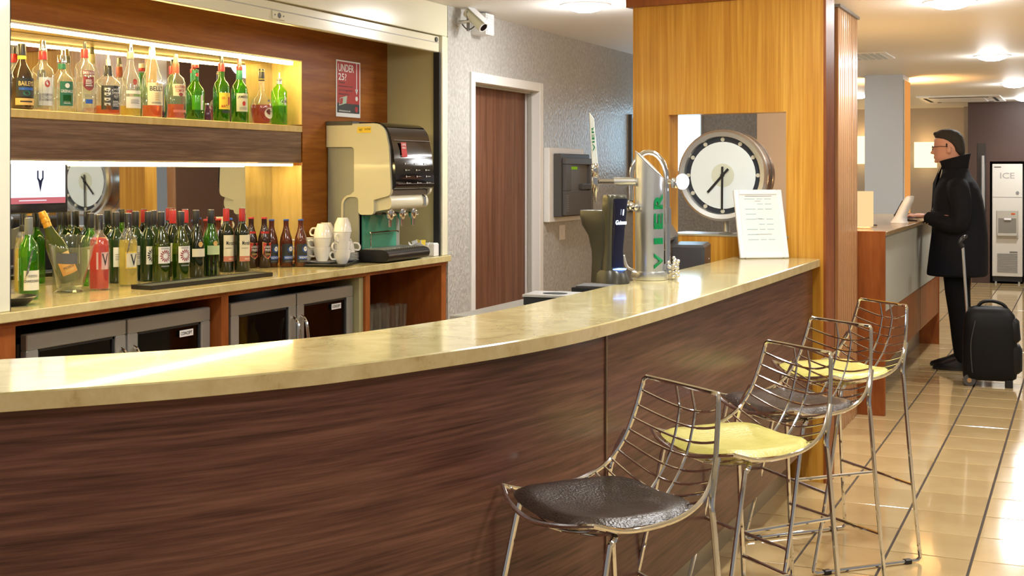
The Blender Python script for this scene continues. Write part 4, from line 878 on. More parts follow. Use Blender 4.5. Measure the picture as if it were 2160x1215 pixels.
m.build('chain_beads','chrome',t)['kind'] = 'stuff'
MB().tube(crom([(-.03,-.055,.03),(-.05,-.085,.045),(-.045,-.10,.09)],4),.006,8).build('grey_hose','white_plastic',t)
# trays behind the bar (on the lower worktop)
m = MB(); m.box(-2.52,3.9,0,-1.98,6.3,.955); t = thing('underbar_unit','low steel work unit behind the front bar','work unit',(-2.0,5.4,0))
MB().box(-.30,-.8,0,.12,.33,.93).build('unit_body','mid_grey',t,False,.004); MB().box(-.32,-.82,.93,.13,.35,.95).build('unit_top','steel',t,False,.003)
t = thing('drip_tray','steel drip tray with a round opening behind the beer taps','tray',(-2.10,5.16,.95),.1)
MB().box(-.12,-.08,.0,.12,.10,.035).build('tray_body','black_plastic',t,False,.003); MB().box(-.125,-.085,.035,.125,.105,.046).build('tray_rim','satin_steel',t,False,.002); MB().lathe([(.05,.046),(.055,.048),(.002,.0482)],20,sx=1,sy=.7).build('opening','black_matte',t)
t = thing('black_tray','flat black tray behind the stout tap','tray',(-2.06,5.58,.95),.1)
MB().box(-.10,-.09,0,.10,.09,.045).build('tray_body','black_plastic',t,False,.003); MB().box(-.085,-.075,.045,.085,.075,.052).build('tray_lid','dark_grey',t,False,.002)
# POS till
t = thing('till','dark grey point-of-sale till with tilted screen on the barman side','till',(-1.80,6.02,.95),math.radians(10))
MB().box(-.02,-.17,0,.14,.16,.23).build('till_body',pm('till_grey',(.05,.05,.055),.3),t,False,.012)
MB().box(-.10,-.16,0,-.02,.14,.20).build('till_rear','black_plastic',t,False,.01)
MB().box(-.06,-.10,.20,.0,-.02,.27).build('screen_neck','dark_grey',t,False,.006)
M_ = Matrix.Translation((-.03,-.10,.265)) @ Matrix.Rotation(math.radians(-32),4,'Y')
MB().box(-.02,-.17,-.02,.02,.16,.085,M=M_).build('screen_back',pm('till_screen',(.075,.08,.085),.3),t,False,.008)
MB().box(-.026,-.16,-.012,-.02,.15,.078,M=M_).build('screen_glass','piano_black',t,False)
MB().box(.1405,.04,.15,.142,.06,.156).build('maker_badge','white_plastic',t,False)
t = thing('till_stand','cherry wood stand under the till behind the bar','stand',(-1.82,6.02,0)); MB().box(-.18,-.22,0,.15,.24,.93).build('stand_body','cherry',t,False,.004); MB().box(-.19,-.23,.93,.16,.25,.95).build('stand_top','dark_grey',t,False,.003)
# menu frame
t = thing('menu_frame','white picture frame with a price list standing on the bar','frame',(-1.432,6.245,ZB),math.radians(34))
FRM = Matrix.Rotation(math.radians(-17),4,'X')       # leans back; local -y is the face
wf, hf = .126, .350
def fb(mb, x0,z0,x1,z1,y0=-.009,y1=.009): mb.box(x0,y0,z0,x1,y1,z1,M=FRM); return mb
pm('frame_white',(.86,.87,.88),.3)
m = MB(); fb(m,-wf,0,-wf+.027,hf); fb(m,wf-.027,0,wf,hf); fb(m,-wf+.027,0,wf-.027,.027); fb(m,-wf+.027,hf-.027,wf-.027,hf); m.build('frame_moulding','frame_white',t,False,.004)
m = MB(); fb(m,-wf+.02,.02,wf-.02,hf-.02,-.003,.005); m.build('price_sheet','lab_white',t,False)
pfn = lambda x, y: FRM @ Vector((x,-.0042,y))
m = MB()
for i in range(9):
    y = .30-i*.026
    for (a, b) in ((-.075,-.02),(-.01,.02),(.03,.065)):
        if (i*3+int(a*100)) % 4: rect_on(m,pfn,a,y,b,y+.004,1)
m.build('price_print',pm('print_teal',(.42,.56,.58),.6),t,False,fix=False)
for r_ in ((-.07,.315,.07,.318),(-.02,.29,.01,.292),(-.02,.20,.01,.202),(-.03,.12,.05,.122)):
    m = MB(); rect_on(m,pfn,*r_,1); m.build('price_rule','mid_grey',t,False,fix=False)
m = MB(); fb(m,-.03,.02,.03,.22,.009,.012); m.add([FRM @ Vector(p) for p in ((-.03,.01,.21),(.03,.01,.21),(.03,.012,.21),(-.03,.012,.21))]+[Vector(p) for p in ((-.03,.12,.002),(.03,.12,.002),(.03,.122,.0),(-.03,.122,.0))],[(0,1,5,4),(3,7,6,2),(0,4,7,3),(1,2,6,5)]); m.build('easel_strut','dark_grey',t,False)
# ---- clock on its post in the opening
ck_ = thing('clock','round clock in a steel drum standing on a short post','clock',(-1.690,6.51,1.206),math.radians(-2))
CZ = .302; R_ = .233
MB().lathe([(.04,0),(.042,.004),(.018,.008),(.016,.012),(.016,.09),(.002,.091)],20).build('post','steel',ck_)
AX = Matrix.Translation((0,0,CZ)) @ Matrix.Rotation(math.pi/2,4,'X')     # local z of the lathe -> -y (towards the camera)
n = 48
MB().lathe([(R_-.012,-.105),(R_-.006,-.100),(R_-.006,.05),(R_-.002,.055)],n,M=AX).build('drum',pm('copper_steel',(.62,.50,.40),.25,1.),ck_)
MB().lathe([(R_-.002,.05),(R_+.002,.055),(R_+.002,.085),(R_-.010,.098),(R_-.032,.095),(R_-.036,.080),(R_-.037,.06)],n,M=AX).build('bezel','satin_steel',ck_)
MB().lathe([(R_-.005,-.05),(R_-.0045,-.049),(R_-.0045,-.046),(R_-.005,-.045)],n,M=AX).build('drum_seam','dark_grey',ck_)
MB().lathe([(.0005,.066),(R_-.034,.066),(R_-.034,.068),(.0005,.068)],n,M=AX).build('dial_ring',pm('dial_dark',(.03,.035,.05),.25),ck_)
MB().lathe([(.0005,.068),(.172,.069),(.172,.071),(.0005,.071)],n,M=AX).build('dial',pm('dial_white',(.86,.95,.99),.2),ck_)
MB().lathe([(.0005,.071),(.060,.0715),(.060,.0725),(.0005,.0725)],32,M=AX).build('dial_centre',pm('dial_cream',(.70,.74,.62),.3),ck_)
for k in range(12):
    a = k*math.pi/6; MB().cyl(AX @ Vector((.184*math.cos(a),.184*math.sin(a),.067)), AX @ Vector((.184*math.cos(a),.184*math.sin(a),.074)),.0105,n=12).build('hour_dot',pm('dot_cream',(.62,.60,.50),.4),ck_)
def hand(name, ang, L, tail, w, zz):
    d = Vector((math.sin(ang),math.cos(ang),0)); s_ = Vector((d.y,-d.x,0)); P = lambda q, z: AX @ Vector((q.x,q.y,z))
    vs = [P(d*L+s_*w,zz),P(d*L-s_*w,zz),P(-d*tail-s_*w,zz),P(-d*tail+s_*w,zz)]; v2 = [P(d*L+s_*w,zz+.002),P(d*L-s_*w,zz+.002),P(-d*tail-s_*w,zz+.002),P(-d*tail+s_*w,zz+.002)]
    MB().add(vs+v2,[(3,2,1,0),(4,5,6,7),(0,1,5,4),(1,2,6,5),(2,3,7,6),(3,0,4,7)]).build(name,'black_matte',ck_,False)
hand('hour_hand',math.radians(222),.118,.045,.006,.076); hand('minute_hand',math.radians(180.5),.176,.045,.0055,.079)
MB().lathe([(.0005,.075),(.010,.076),(.010,.083),(.0005,.084)],14,M=AX).build('hub','black_matte',ck_)
# ================================================================== BAR STOOLS
mottle('leather_brown', [(.3,(.022,.014,.010)),(.7,(.045,.028,.020))], 40., .32, .25, 4, 0, 160.)
mottle('leather_yellow', [(.3,(.50,.44,.10)),(.7,(.60,.54,.16))], 30., .32, .2, 4, 0, 120.)
def rail(side):
    pts = [(-.252,.155,.985),(-.235,.172,.90),(-.212,.19,.825),(-.172,.205,.768),(-.11,.213,.735),(-.03,.217,.722),(.06,.218,.722),(.135,.212,.742)]
    return crom([(x, side*y, z) for x, y, z in pts], 5)
RL, RR = rail(1), rail(-1)
def arcw(i, sag):
    a, b = RL[i], RR[i]; q = min(1,max(0,(a.z-.72)/.18)); q = q*q*(3-2*q); nrm = Vector((-.62*q,0,-1+.42*q))
    return [a.lerp(b, k/12) + nrm*(sag*math.sin(math.pi*k/12)) for k in range(13)]
def make_stool(mat):
    t = thing('bar_stool','x','bar stool')
    fr_ = MB()
    front = crom([tuple(RL[-1]),(.165,.12,.724),(.178,0,.712),(.165,-.12,.724),tuple(RR[-1])],5)
    top = [RR[0],Vector((-.256,-.147,.992)),Vector((-.262,-.07,.991)),Vector((-.265,0,.990)),Vector((-.262,.07,.991)),Vector((-.256,.147,.992)),RL[0]]
    loop = [p for p in RL] + front[1:-1] + list(reversed(RR)) + top[1:-1]
    fr_.tube(loop,.0062,8,closed=True); fr_.build('seat_frame','chrome',t)
    idx = [2,4,6,8,10,12,14,16,18,20,22,24,27,30,33]
    arcs = []
    for i in idx:
        s_ = .050
        a = arcw(i, s_); arcs.append(a); MB().tube(a,.0032,6).build('cross_wire','chrome',t)
    for y in (-.032,.032):
        pts = [Vector((-.264,y,.990))]
        for a in arcs:
            k = min(range(12), key=lambda q: abs((a[q].y+a[q+1].y)/2-y)); f = (y-a[k].y)/((a[k+1].y-a[k].y) or 1); pts.append(a[k].lerp(a[k+1],f))
        pts.append(Vector((.176,y,.713)))
        MB().tube([tuple(p) for p in pts],.0036,6).build('spine_wire','chrome',t)
    # pad: follows the seat bowl
    m = MB(); NA, NR = 40, 7
    def pz(x, y): return .7215+.030*max(0,(x-.02)/.13)**2+.030*max(0,(-.06-x)/.13)**2-.044*max(0,1-(y/.215)**2)
    def pt(r, a, up):
        c_, s_ = math.cos(a), math.sin(a); e_ = 2/4.2
        x = -.030+.178*r*math.copysign(abs(c_)**e_,c_); hw = .212 if x > -.03 else .212-.040*((-.03-x)/.17)**2
        y = hw*r*math.copysign(abs(s_)**e_,s_)
        th = .036*(1-r**5)**.5 if up else .0
        return (x, y, pz(x,y)+.006+(.008 if r > .99 else .008)*0+th+(0 if up else .004*(r**6)))
    rows = [[pt(max(k/NR,.001)**.8,2*math.pi*i/NA,True) for i in range(NA)] for k in range(NR+1)]
    rows += [[pt(max(k/NR,.001)**.8,2*math.pi*i/NA,False) for i in range(NA)] for k in range(NR-1,-1,-1)]
    m.strip(rows,closed=True)
    m.build('seat_pad',mat,t,True,ang=1.2)
    # side frames: leg - sled - leg
    FX, FY = .245, .245
    for s_ in (1,-1):
        y0 = .165*s_; 
        fa = Vector((.075,.215*s_,.716)); ra = Vector((-.170,.208*s_,.764))
        # rear leg overlaps the rail, then drops to the floor
        MB().tube(crom([(-.222,.190*s_,.85),(-.200,.205*s_,.80),(-.185,.215*s_,.745),(-.190,.218*s_,.69),(-.215,.230*s_,.36),(-FX,FY*s_,.018)],5),.0075,8).build('leg','chrome',t)
        MB().tube(crom([(.02,.10*s_,.70),(.07,.195*s_,.705),(.088,.205*s_,.69),(.098,.207*s_,.66),(.165,.226*s_,.34),(FX,FY*s_,.018)],5),.0075,8).build('leg','chrome',t)
        MB().tube([(-FX,FY*s_,.018),(-FX+.012,FY*s_,.009),(FX-.012,FY*s_,.009),(FX,FY*s_,.018)],.0075,8).build('sled_bar','chrome',t)
        for q in (-1,1): MB().box(q*(FX-.06)-.016,FY*s_-.011,0,q*(FX-.06)+.016,FY*s_+.011,.018).build('glide','black_plastic',t,False,.003)
    zf = .30
    hx = lambda z: .165+(FX-.165)*(.34-z)/.322 if z < .34 else .165
    MB().cyl((.173,-.228,zf),(.173,.228,zf),.0065,n=8).build('front_stretcher','chrome',t)
    MB().cyl((-.220,-.232,zf),(-.220,.232,zf),.0065,n=8).build('rear_stretcher','chrome',t)
    MB().cyl((.173,0,zf),(-.220,0,zf),.0075,n=8).build('foot_rest','chrome',t)
    return t
sb = make_stool('leather_brown'); sy_ = make_stool('leather_yellow')
def put(o, x, y, deg, label):
    o.location = (x,y,0); f = Vector((-math.sin(math.radians(-deg)),-math.cos(math.radians(-deg))))
    o.rotation_euler = (0,0,math.atan2(f.y,f.x)); o['label'] = label; o['group'] = 'wire bar stools along the bar'
put(sb,-1.072,2.882,-37,'chrome wire bar stool with brown leather pad, nearest the camera')
put(sy_,-.957,3.71,-40,'chrome wire bar stool with yellow pad, second along the bar')
put(copy_tree(sb),-.946,4.42,-38,'chrome wire bar stool with brown leather pad, third along the bar')
put(copy_tree(sy_),-.931,5.218,-45,'chrome wire bar stool with yellow pad, farthest, beside the oak partition')
# ================================================================== RECEPTION
pm('desk_grey',(.42,.42,.36),.4); pm('desk_top',(.34,.22,.10),.25,0,.3)
rd = thing('reception_desk','reception desk with grey front panels and cherry wood base','desk',(-1.35,10.0,0))
def lr(mb, x0,y0,z0,x1,y1,z1): mb.box(x0+1.35,y0-10.0,z0,x1+1.35,y1-10.0,z1); return mb
lr(MB(),-1.75,8.30,1.125,-1.135,11.95,1.15).build('counter_top','desk_top',rd,False,.003)
lr(MB(),-1.75,8.25,0,-1.135,8.285,1.155).build('end_panel','cherry',rd,False,.002)
for a, b in ((8.30,10.15),(10.16,11.93)):
    lr(MB(),-1.21,a,.62,-1.175,b,1.12).build('front_panel','desk_grey',rd,False,.002)
for a, b in ((8.30,9.20),(9.21,10.55),(10.56,11.93)): lr(MB(),-1.21,a,.28,-1.18,b,.615).build('base_panel','cherry',rd,False,.002)
lr(MB(),-1.36,8.30,0,-1.34,11.9,.28).build('kick_plate','kick_steel',rd,False)
lr(MB(),-1.75,11.93,0,-1.175,11.96,1.12).build('far_end_panel','cherry',rd,False)
lr(MB(),-1.75,8.29,0,-1.73,11.93,1.12).build('back_panel','cherry',rd,False)
lr(MB(),-1.72,8.30,.26,-1.22,11.9,.28).build('underside','cherry',rd,False)
# lamps
def shade_lamp(name, label, loc, w, d, h, z0, power, glow, wall=False, base=True):
    t = thing(name, label, 'lamp', loc); m = MB()
    a = [(-w,-d),(w,-d),(w,d),(-w,d)]; b = [(x*.985,y*.985) for x,y in a]
    m.add([(x,y,z0) for x,y in a]+[(x,y,z0+h) for x,y in a]+[(x*.97,y*.97,z0) for x,y in a]+[(x*.97,y*.97,z0+h) for x,y in a],
          [(i,(i+1)%4,4+(i+1)%4,4+i) for i in range(4)]+[(8+i,12+i,12+(i+1)%4,8+(i+1)%4) for i in range(4)]+[(4+i,4+(i+1)%4,12+(i+1)%4,12+i) for i in range(4)]+[(i,8+i,8+(i+1)%4,(i+1)%4) for i in range(4)])
    m.build('lamp_shade',emis('shade_%s'%glow,(1.,.70,.34),glow),t,False)
    if wall: MB().box(-.04,d,z0+h*.3,.04,d+.06,z0+h*.7).build('wall_bracket','satin_steel',t,False)
    elif base: MB().lathe([(.05,0),(.052,.006),(.012,.012),(.010,z0+h*.5),(.002,z0+h*.5)],16).build('stand','satin_steel',t)
    L = bpy.data.lights.new('bulb','POINT'); L.energy = power; L.color = (1.,.56,.20); L.shadow_soft_size = .05
    l = bpy.data.objects.new('bulb',L); COL.objects.link(l); l.parent = t; l.location = (0,0,z0+h+.02)
    return t
shade_lamp('table_lamp','square cream table lamp glowing on the near end of the reception desk',(-1.345,8.78,1.151),.055,.055,.235,.012,30,1.05)
shade_lamp('wall_lamp','glowing warm cylinder wall lamp behind the standing man',(-2.16,19.98,1.60),.15,.12,.38,0,1.5,2.6,wall=True)
shade_lamp('wall_lamp','glowing yellow wall lamp seen between the slats and the pillar',(-3.08,20.02,1.66),.16,.12,.42,0,1.5,2.7,wall=True)
# white telephone-like terminal, papers and clipboard
t = thing('card_terminal','white curved desk terminal leaning on the reception counter','terminal',(-1.25,9.85,1.151),math.radians(-10))
loft([(0,.06,-.06,.085),(.012,.05,-.06,.08),(.05,.045,-.025,.07),(.12,.075,.01,.068),(.165,.095,.035,.064),(.195,.10,.06,.055),(.20,.09,.07,.045)],18,3).build('terminal_shell','white_plastic',t)
m = MB(); m.add([(-.026,-.05,.055),(-.026,.05,.055),(.032,.045,.165),(.032,-.045,.165)],[(0,1,2,3)]); m.build('terminal_screen','dark_grey',t,False,fix=False)
t = thing('wallet_folder','dark open folder under the man\'s hands on the reception counter','folder',(-1.275,10.33,1.151),.2)
MB().box(-.09,-.11,0,.09,.11,.006).build('cover',pm('folder_plum',(.035,.015,.025),.4),t,False,.002); MB().box(-.08,-.10,.006,.0,.10,.016).build('pages','lab_white',t,False); M_ = Matrix.Translation((.0,0,.008)) @ Matrix.Rotation(math.radians(-12),4,'Y'); MB().box(0,-.11,0,.09,.11,.005,M=M_).build('flap','folder_plum',t,False,.001)
t = thing('desk_tray','dark flat tray on the reception counter beyond the man','tray',(-1.33,11.05,1.151)); MB().box(-.10,-.14,0,.10,.14,.012).build('tray_floor','dark_grey',t,False,.002); MB().box(-.10,-.14,.012,-.09,.14,.03).box(.09,-.14,.012,.10,.14,.03).box(-.09,-.14,.012,.09,-.13,.03).box(-.09,.13,.012,.09,.14,.03).build('tray_rim','dark_grey',t,False)
t = thing('desk_pen','dark pen lying on the reception counter','pen',(-1.36,9.15,1.157),.5); MB().cyl((-.05,0,0),(.05,0,0),.005,n=8).build('barrel','ink',t); MB().cyl((.05,0,0),(.062,0,0),.004,.001,n=8).build('tip','chrome',t)
# ================================================================== ICE MACHINE
t = thing('ice_machine','tall white ice dispenser set in the dark brown wall','ice machine',(-.96,YB+.20,.0))
MB().box(-.195,-.19,.10,.195,.24,1.645).build('cabinet',pm('ice_white',(.62,.60,.54),.35),t,False,.006)
MB().box(-.19,-.17,.03,.19,.22,.10).build('plinth','black_matte',t,False)
for x in (-.15,.15): MB().cyl((x,-.15,0),(x,-.15,.03),.018,n=10).build('foot','satin_steel',t)
MB().box(-.190,-.192,1.185,.190,-.189,1.191).build('panel_seam','mid_grey',t,False)
fi = lambda x, y: Vector((x,-.1925,y))
m = MB(); text_on(m,'ICE',fi,.185,.082,0,1.485); m.build('ice_lettering',pm('ice_grey',(.36,.35,.33),.4),t,False,fix=False)
m = MB(); rect_on(m,fi,-.17,1.595,-.08,1.608,1); m.build('maker_plate','dark_grey',t,False,fix=False)
MB().cyl((.13,-.19,1.25),(.13,-.196,1.25),.022,n=14).build('round_lock','mid_grey',t)
MB().box(-.14,-.205,.62,.14,-.19,1.01).build('dispenser_surround',pm('ice_beige',(.42,.40,.34),.4),t,False,.006)
MB().box(-.115,-.208,.70,.115,-.204,.90).build('dispenser_recess',pm('ice_dark',(.20,.19,.16),.5),t,False)
MB().box(-.04,-.225,.875,.05,-.205,.90).build('push_lever','white_plastic',t,False,.002); MB().box(.05,-.208,.95,.10,-.204,.97).build('red_indicator',emis('red_led',(.8,.12,.03),.8),t,False)
MB().box(-.125,-.235,.655,.125,-.205,.685).build('drip_shelf','ice_beige',t,False,.003)
for i in range(11): MB().box(-.13,-.196,.16+i*.024,.13,-.1895,.173+i*.024).build('grille_slat','mid_grey',t,False)
MB().box(.03,-.196,.43,.13,-.190,.442).build('grille_badge','dark_grey',t,False)
# ceiling cassette units
t = thing('air_conditioner','square ceiling air-conditioning cassette near the brown wall','air conditioner',(-1.46,17.75,2.5))
MB().box(-.50,-.72,-.018,.50,.72,0).build('panel','white_paint',t,False,.004); MB().box(-.30,-.45,-.026,.30,.45,-.018).build('grille','white_plastic',t,False,.003)
for a in ((-.36,-.58,.36,-.52),(-.36,.52,.36,.58),(-.44,-.45,-.40,.45),(.40,-.45,.44,.45)): MB().box(a[0],a[1],-.022,a[2],a[3],-.0175).build('outlet_slot','black_matte',t,False)
t = thing('ceiling_vent','flat ceiling vent beside the slatted screen','vent',(-1.66,10.93,2.5))
MB().box(-.20,-.30,-.012,.20,.30,0).build('frame','white_paint',t,False,.003)
for i in range(6): MB().box(-.17+i*.058,-.27,-.016,-.17+i*.058+.035,.27,-.011).build('vane',pm('vane_blue',(.50,.58,.62),.4),t,False)
# ================================================================== SUITCASE
pm('nylon_black',(.004,.004,.0045),.6,spec=.25); pm('nylon_dark',(.007,.007,.008),.5,spec=.3)
t = thing('suitcase','black wheeled cabin suitcase with raised telescopic handle','suitcase',(-.615,9.80,0),math.radians(4))
loft([(.045,.15,-.17,.12),(.06,.175,-.185,.135),(.12,.185,-.19,.145),(.30,.18,-.19,.145),(.42,.175,-.185,.14),(.50,.165,-.175,.13),(.545,.13,-.15,.105),(.56,.09,-.11,.07)],28,4.5).build('case_body','nylon_black',t)
loft([(.10,.195,.10,.115),(.12,.215,.10,.125),(.26,.215,.10,.125),(.29,.20,.10,.12)],20,4).build('front_pocket','nylon_dark',t)
loft([(.32,.19,.10,.11),(.34,.205,.10,.12),(.46,.195,.10,.115),(.485,.17,.10,.10)],20,4).build('upper_pocket','nylon_dark',t)
MB().tube(crom([(-.09,0,.55),(-.05,0,.592),(.02,0,.60),(.09,0,.575),(.12,0,.53)],5),.012,8).build('carry_handle','nylon_dark',t)
for y in (-.05,.05): MB().cyl((-.150,y,.40),(-.185,y,.985),.010,n=10).build('telescopic_tube','satin_steel',t)
m = MB(); m.tube(crom([(-.185,-.055,.985),(-.205,-.06,1.02),(-.18,-.045,1.055),(-.165,0,1.062),(-.18,.045,1.055),(-.205,.06,1.02),(-.185,.055,.985)],5),.013,10); m.tube([(-.185,-.055,.99),(-.185,.055,.99)],.012,8); m.build('grip','black_plastic',t)
for y in (-.11,.11):
    MB().cyl((-.14,y-.014,.042),(-.14,y+.014,.042),.042,n=18).build('wheel','dark_grey',t)
    MB().cyl((-.14,y-.016,.042),(-.14,y+.016,.042),.016,n=12).build('wheel_hub',pm('hub_tan',(.45,.25,.10),.5),t)
    MB().box(.10,y-.02,0,.15,y+.02,.055).build('stand_foot','black_plastic',t,False,.004)
m = MB(); m.tube(crom([(-.12,-.147,.10),(-.13,-.150,.30),(-.10,-.145,.47)],5),.003,6); m.build('zip','dark_grey',t)
# ================================================================== PERSON
pm('skin',(.56,.29,.21),.5); mottle('hair_dark',[(.3,(.010,.007,.005)),(.7,(.03,.022,.016))],180.,.7,.6,2,0,220.); pm('coat_black',(.0045,.005,.008),.8,spec=.2); pm('trouser_black',(.004,.004,.005),.85,spec=.2); pm('shoe_black',(.008,.008,.008),.25)
def remesh(o, voxel, smooth_it=4):
    md = o.modifiers.new('remesh','REMESH'); md.mode = 'VOXEL'; md.voxel_size = voxel; md.use_smooth_shade = True
    ms = o.modifiers.new('smooth','SMOOTH'); ms.iterations = smooth_it; ms.factor = .5
    bpy.context.view_layer.update(); dg = bpy.context.evaluated_depsgraph_get()
    me = bpy.data.meshes.new_from_object(o.evaluated_get(dg)); old = o.data; mats = list(old.materials)
    o.modifiers.clear(); o.data = me; me.materials.clear()
    for m_ in mats: me.materials.append(m_)
    me.shade_smooth(); return o
man = thing('person','man in a long black coat and glasses standing at the reception desk','person',(-.845,10.50,0),math.pi)
b = MB()
# head and neck (x forward)
loft([(1.44,.12,-.03,.075),(1.50,.125,-.01,.062),(1.56,.140,.0,.058),(1.595,.175,.008,.060),(1.610,.205,.012,.062),(1.630,.220,.014,.066),(1.655,.226,.014,.070),(1.685,.222,.014,.0735),(1.715,.219,.014,.0755),(1.745,.228,.016,.078),(1.785,.224,.022,.078),(1.820,.200,.042,.070),(1.845,.165,.078,.048),(1.855,.13,.11,.015)],24,2.25,mb=b)
# nose, lips, brow, ears, eyes
loft([(1.668,.252,.20,.018),(1.680,.256,.20,.018),(1.70,.243,.20,.013),(1.735,.228,.20,.009)],12,2,mb=b)
for y in (-1,1):
    b.sphere((.108,.083*y,1.700),.026,10,8,(.75,.32,1.15)); b.sphere((.212,.030*y,1.722),.012,8,6)
b.sphere((.222,0,1.638),.014,10,6,(.6,1.5,.45)); b.sphere((.222,0,1.650),.013,10,6,(.6,1.5,.4)); b.sphere((.212,0,1.612),.018,10,6,(.8,1.1,.8))
# torso, arms, legs under the clothes
loft([(.86,.12,-.10,.16),(1.0,.13,-.10,.165),(1.2,.13,-.09,.17),(1.36,.14,-.07,.18),(1.45,.12,-.04,.14)],20,2.4,mb=b)
for s_ in (1,-1):
    hand_x = .0 if s_ > 0 else .02
    b.tube(crom([(.02,.17*s_,1.40),(.01,.235*s_,1.25),(.03,.245*s_,1.15),(.15,.21*s_,1.168),(.28+hand_x,.155*s_,1.185)],4),[.055]*4+[.048]*4+[.042]*4+[.036]*4+[.027],10)
    # palm
    wx, wy = .285+hand_x, .150*s_
    pb = Matrix.Translation((wx,wy,1.186)) @ Matrix.Rotation(math.radians(-14*s_),4,'Z')
    b.sphere((0,0,0),.03,10,8,M=pb @ Matrix.Translation((.045,0,-.002)) @ Matrix.Diagonal((1.75,1.38,.55,1)))
    for k, (yy, L_) in enumerate(((-.030,.066),(-.010,.078),(.011,.074),(.031,.058))):
        p0 = pb @ Vector((.075,yy,-.002)); p1 = pb @ Vector((.075+L_*.5,yy*1.15,.004)); p2 = pb @ Vector((.075+L_*.85,yy*1.2,-.006)); p3 = pb @ Vector((.075+L_,yy*1.22,-.014))
        b.tube([p0,p1,p2,p3],[.0092,.0088,.008,.0068],8)
    b.tube([pb @ Vector(q) for q in ((.015,-.026*s_,-.004),(.045,-.052*s_,-.004),(.072,-.060*s_,-.012))],[.0115,.010,.008],8)
    b.tube(crom([(.02,.09*s_,.95),(.045,.095*s_,.52),(.0,.10*s_,.10),(.02,.10*s_,.07)],4),[.085]*4+[.06]*4+[.04]*4+[.035],10)
body = remesh(b.build('body','skin',man),.0062,3)
# hair: cap over crown, back and sides with a short quiff
h = MB()
loft([(1.655,.040,.002,.055),(1.690,.080,-.003,.0745),(1.715,.085,-.003,.0785),(1.740,.110,-.002,.0805),(1.765,.160,.002,.0815),(1.785,.215,.006,.0815),(1.812,.226,.016,.079),(1.838,.218,.036,.066),(1.855,.185,.066,.048),(1.864,.15,.10,.025)],24,2.3,mb=h)
h.sphere((.214,0,1.826),.020,10,8,(1.0,2.0,.8)); h.sphere((.125,.077,1.735),.016,8,6,(.6,.35,1.5)); h.sphere((.125,-.077,1.735),.016,8,6,(.6,.35,1.5))
remesh(h.build('hair','hair_dark',man),.006,4)
# glasses
g = MB()
for y in (-1,1):
    g.tube([(.238-.004*abs(math.cos(a)),.034*y+.024*math.cos(a),1.716+.016*math.sin(a)) for a in [2*math.pi*k/14 for k in range(14)]],.0022,6,closed=True)
    g.tube([(.232,.058*y,1.722),(.17,.080*y,1.726),(.105,.083*y,1.724),(.09,.082*y,1.712)],.0024,6)
g.tube([(.242,-.012,1.720),(.244,0,1.722),(.242,.012,1.720)],.0022,6); g.build('glasses','black_plastic',man)
# coat
c = MB()
loft([(.725,.275,-.165,.245),(.735,.28,-.17,.25),(.90,.262,-.172,.240),(1.05,.243,-.168,.228),(1.20,.235,-.152,.222),(1.32,.228,-.132,.226),(1.40,.215,-.110,.222),(1.45,.195,-.085,.200),(1.49,.175,-.055,.160),(1.53,.165,-.035,.115),(1.56,.165,-.03,.098)],28,2.6,mb=c)
for s_ in (1,-1):
    hand_x = .0 if s_ > 0 else .02
    c.tube(crom([(.04,.15*s_,1.425),(.03,.205*s_,1.385),(.005,.250*s_,1.26),(.015,.262*s_,1.15),(.07,.250*s_,1.125),(.17,.215*s_,1.150),(.262+hand_x,.168*s_,1.180)],4),[.070,.076,.082,.084,.086,.086,.085,.082,.078,.076,.074,.073,.072,.072,.070,.068,.066,.065,.063,.060,.058,.056,.054,.052,.050],14)
coat = remesh(c.build('coat','coat_black',man),.010,4)
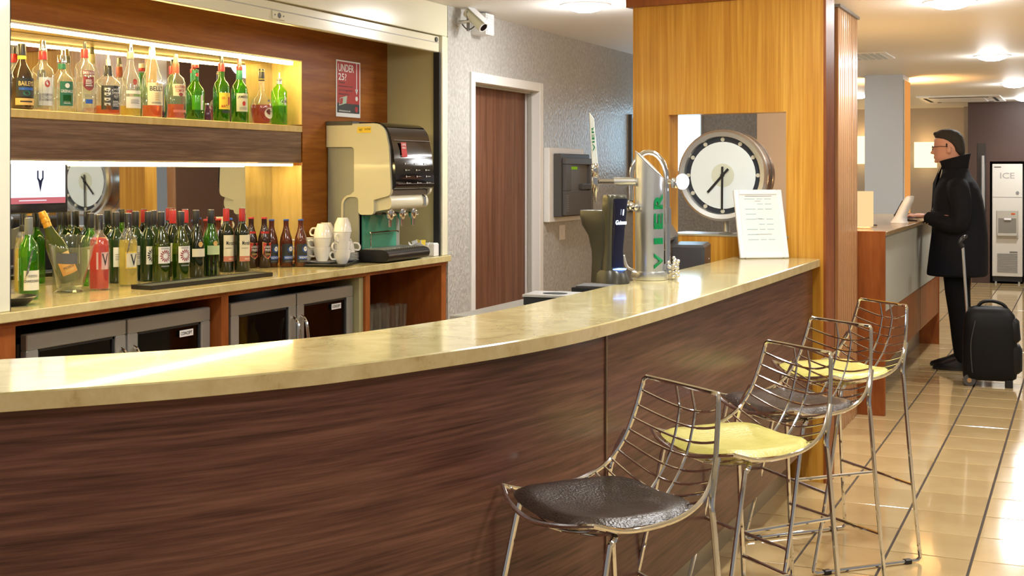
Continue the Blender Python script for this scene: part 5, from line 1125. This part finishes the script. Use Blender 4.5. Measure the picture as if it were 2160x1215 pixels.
# stand-up collar, front flap, cuffs
cl = MB(); rows = []
for k, (dz, ex) in enumerate(((0,0),(.05,.006),(.10,.016),(.115,.020))):
    r = []
    for i in range(21):
        a = math.radians(28+304*i/20); fb_ = (1-math.cos(a))/2
        z = 1.545+dz*(.55+.55*fb_)
        r.append((.062+(.100+ex)*math.cos(a)+.012, (.098+ex*.9)*math.sin(a), z))
    rows.append(r)
inner = [[(p[0]*.93+.062*.07, p[1]*.92, p[2]) for p in r] for r in reversed(rows)]
cl.strip(rows+inner); cl.build('collar','coat_black',man)
lp = MB(); lp.add([(.165,.06,1.60),(.232,.03,1.44),(.248,.0,1.20),(.205,.10,1.42),(.185,.09,1.53)],[(0,1,2,3,4)]); lp.add([(.165,-.06,1.60),(.232,-.03,1.44),(.248,.0,1.20),(.205,-.10,1.42),(.185,-.09,1.53)],[(4,3,2,1,0)]); lp.build('lapels','coat_black',man,False,fix=False)
MB().sphere((.27,.215,1.135),.006,8,6).sphere((.25,.222,1.13),.006,8,6).build('cuff_buttons',pm('button',(.20,.13,.06),.4),man)
tr = MB()
for s_ in (1,-1):
    L_ = [(.06,.065,-.035,.052),(.075,.075,-.05,.062),(.20,.095,-.055,.070),(.45,.125,-.045,.080),(.60,.145,-.04,.088),(.78,.16,-.05,.095),(.95,.16,-.06,.10)]
    dx = -.02 if s_ > 0 else .01
    rr_ = ring_loft(L_,20,2.3); rr_ = [[(p[0]+dx*(1-p[2]),p[1]+.092*s_,p[2]) for p in r] for r in rr_]; bb_ = len(tr.v); tr.strip(rr_,closed=True); tr.f += [tuple(bb_+i for i in range(19,-1,-1)),tuple(bb_+6*20+i for i in range(20))]; tr.m += [0,0]
remesh(tr.build('trousers','trouser_black',man),.011,3)
for s_ in (1,-1):
    dx = -.02 if s_ > 0 else .02
    rr_ = ring_loft([(.0,.245,-.055,.046),(.012,.250,-.06,.049),(.032,.240,-.06,.047),(.055,.185,-.058,.043),(.08,.115,-.055,.040),(.105,.07,-.05,.038)],22,2.4); sm_ = MB()
    rr_ = [[(p[0]+dx, p[1]*(1-.35*max(0,(p[0]-.15)/.1)**2)+.098*s_, p[2]) for p in r] for r in rr_]; sm_.strip(rr_,closed=True); sm_.f += [tuple(range(21,-1,-1)),tuple(5*22+i for i in range(22))]; sm_.m += [0,0]; sm_.build('shoe','shoe_black',man)
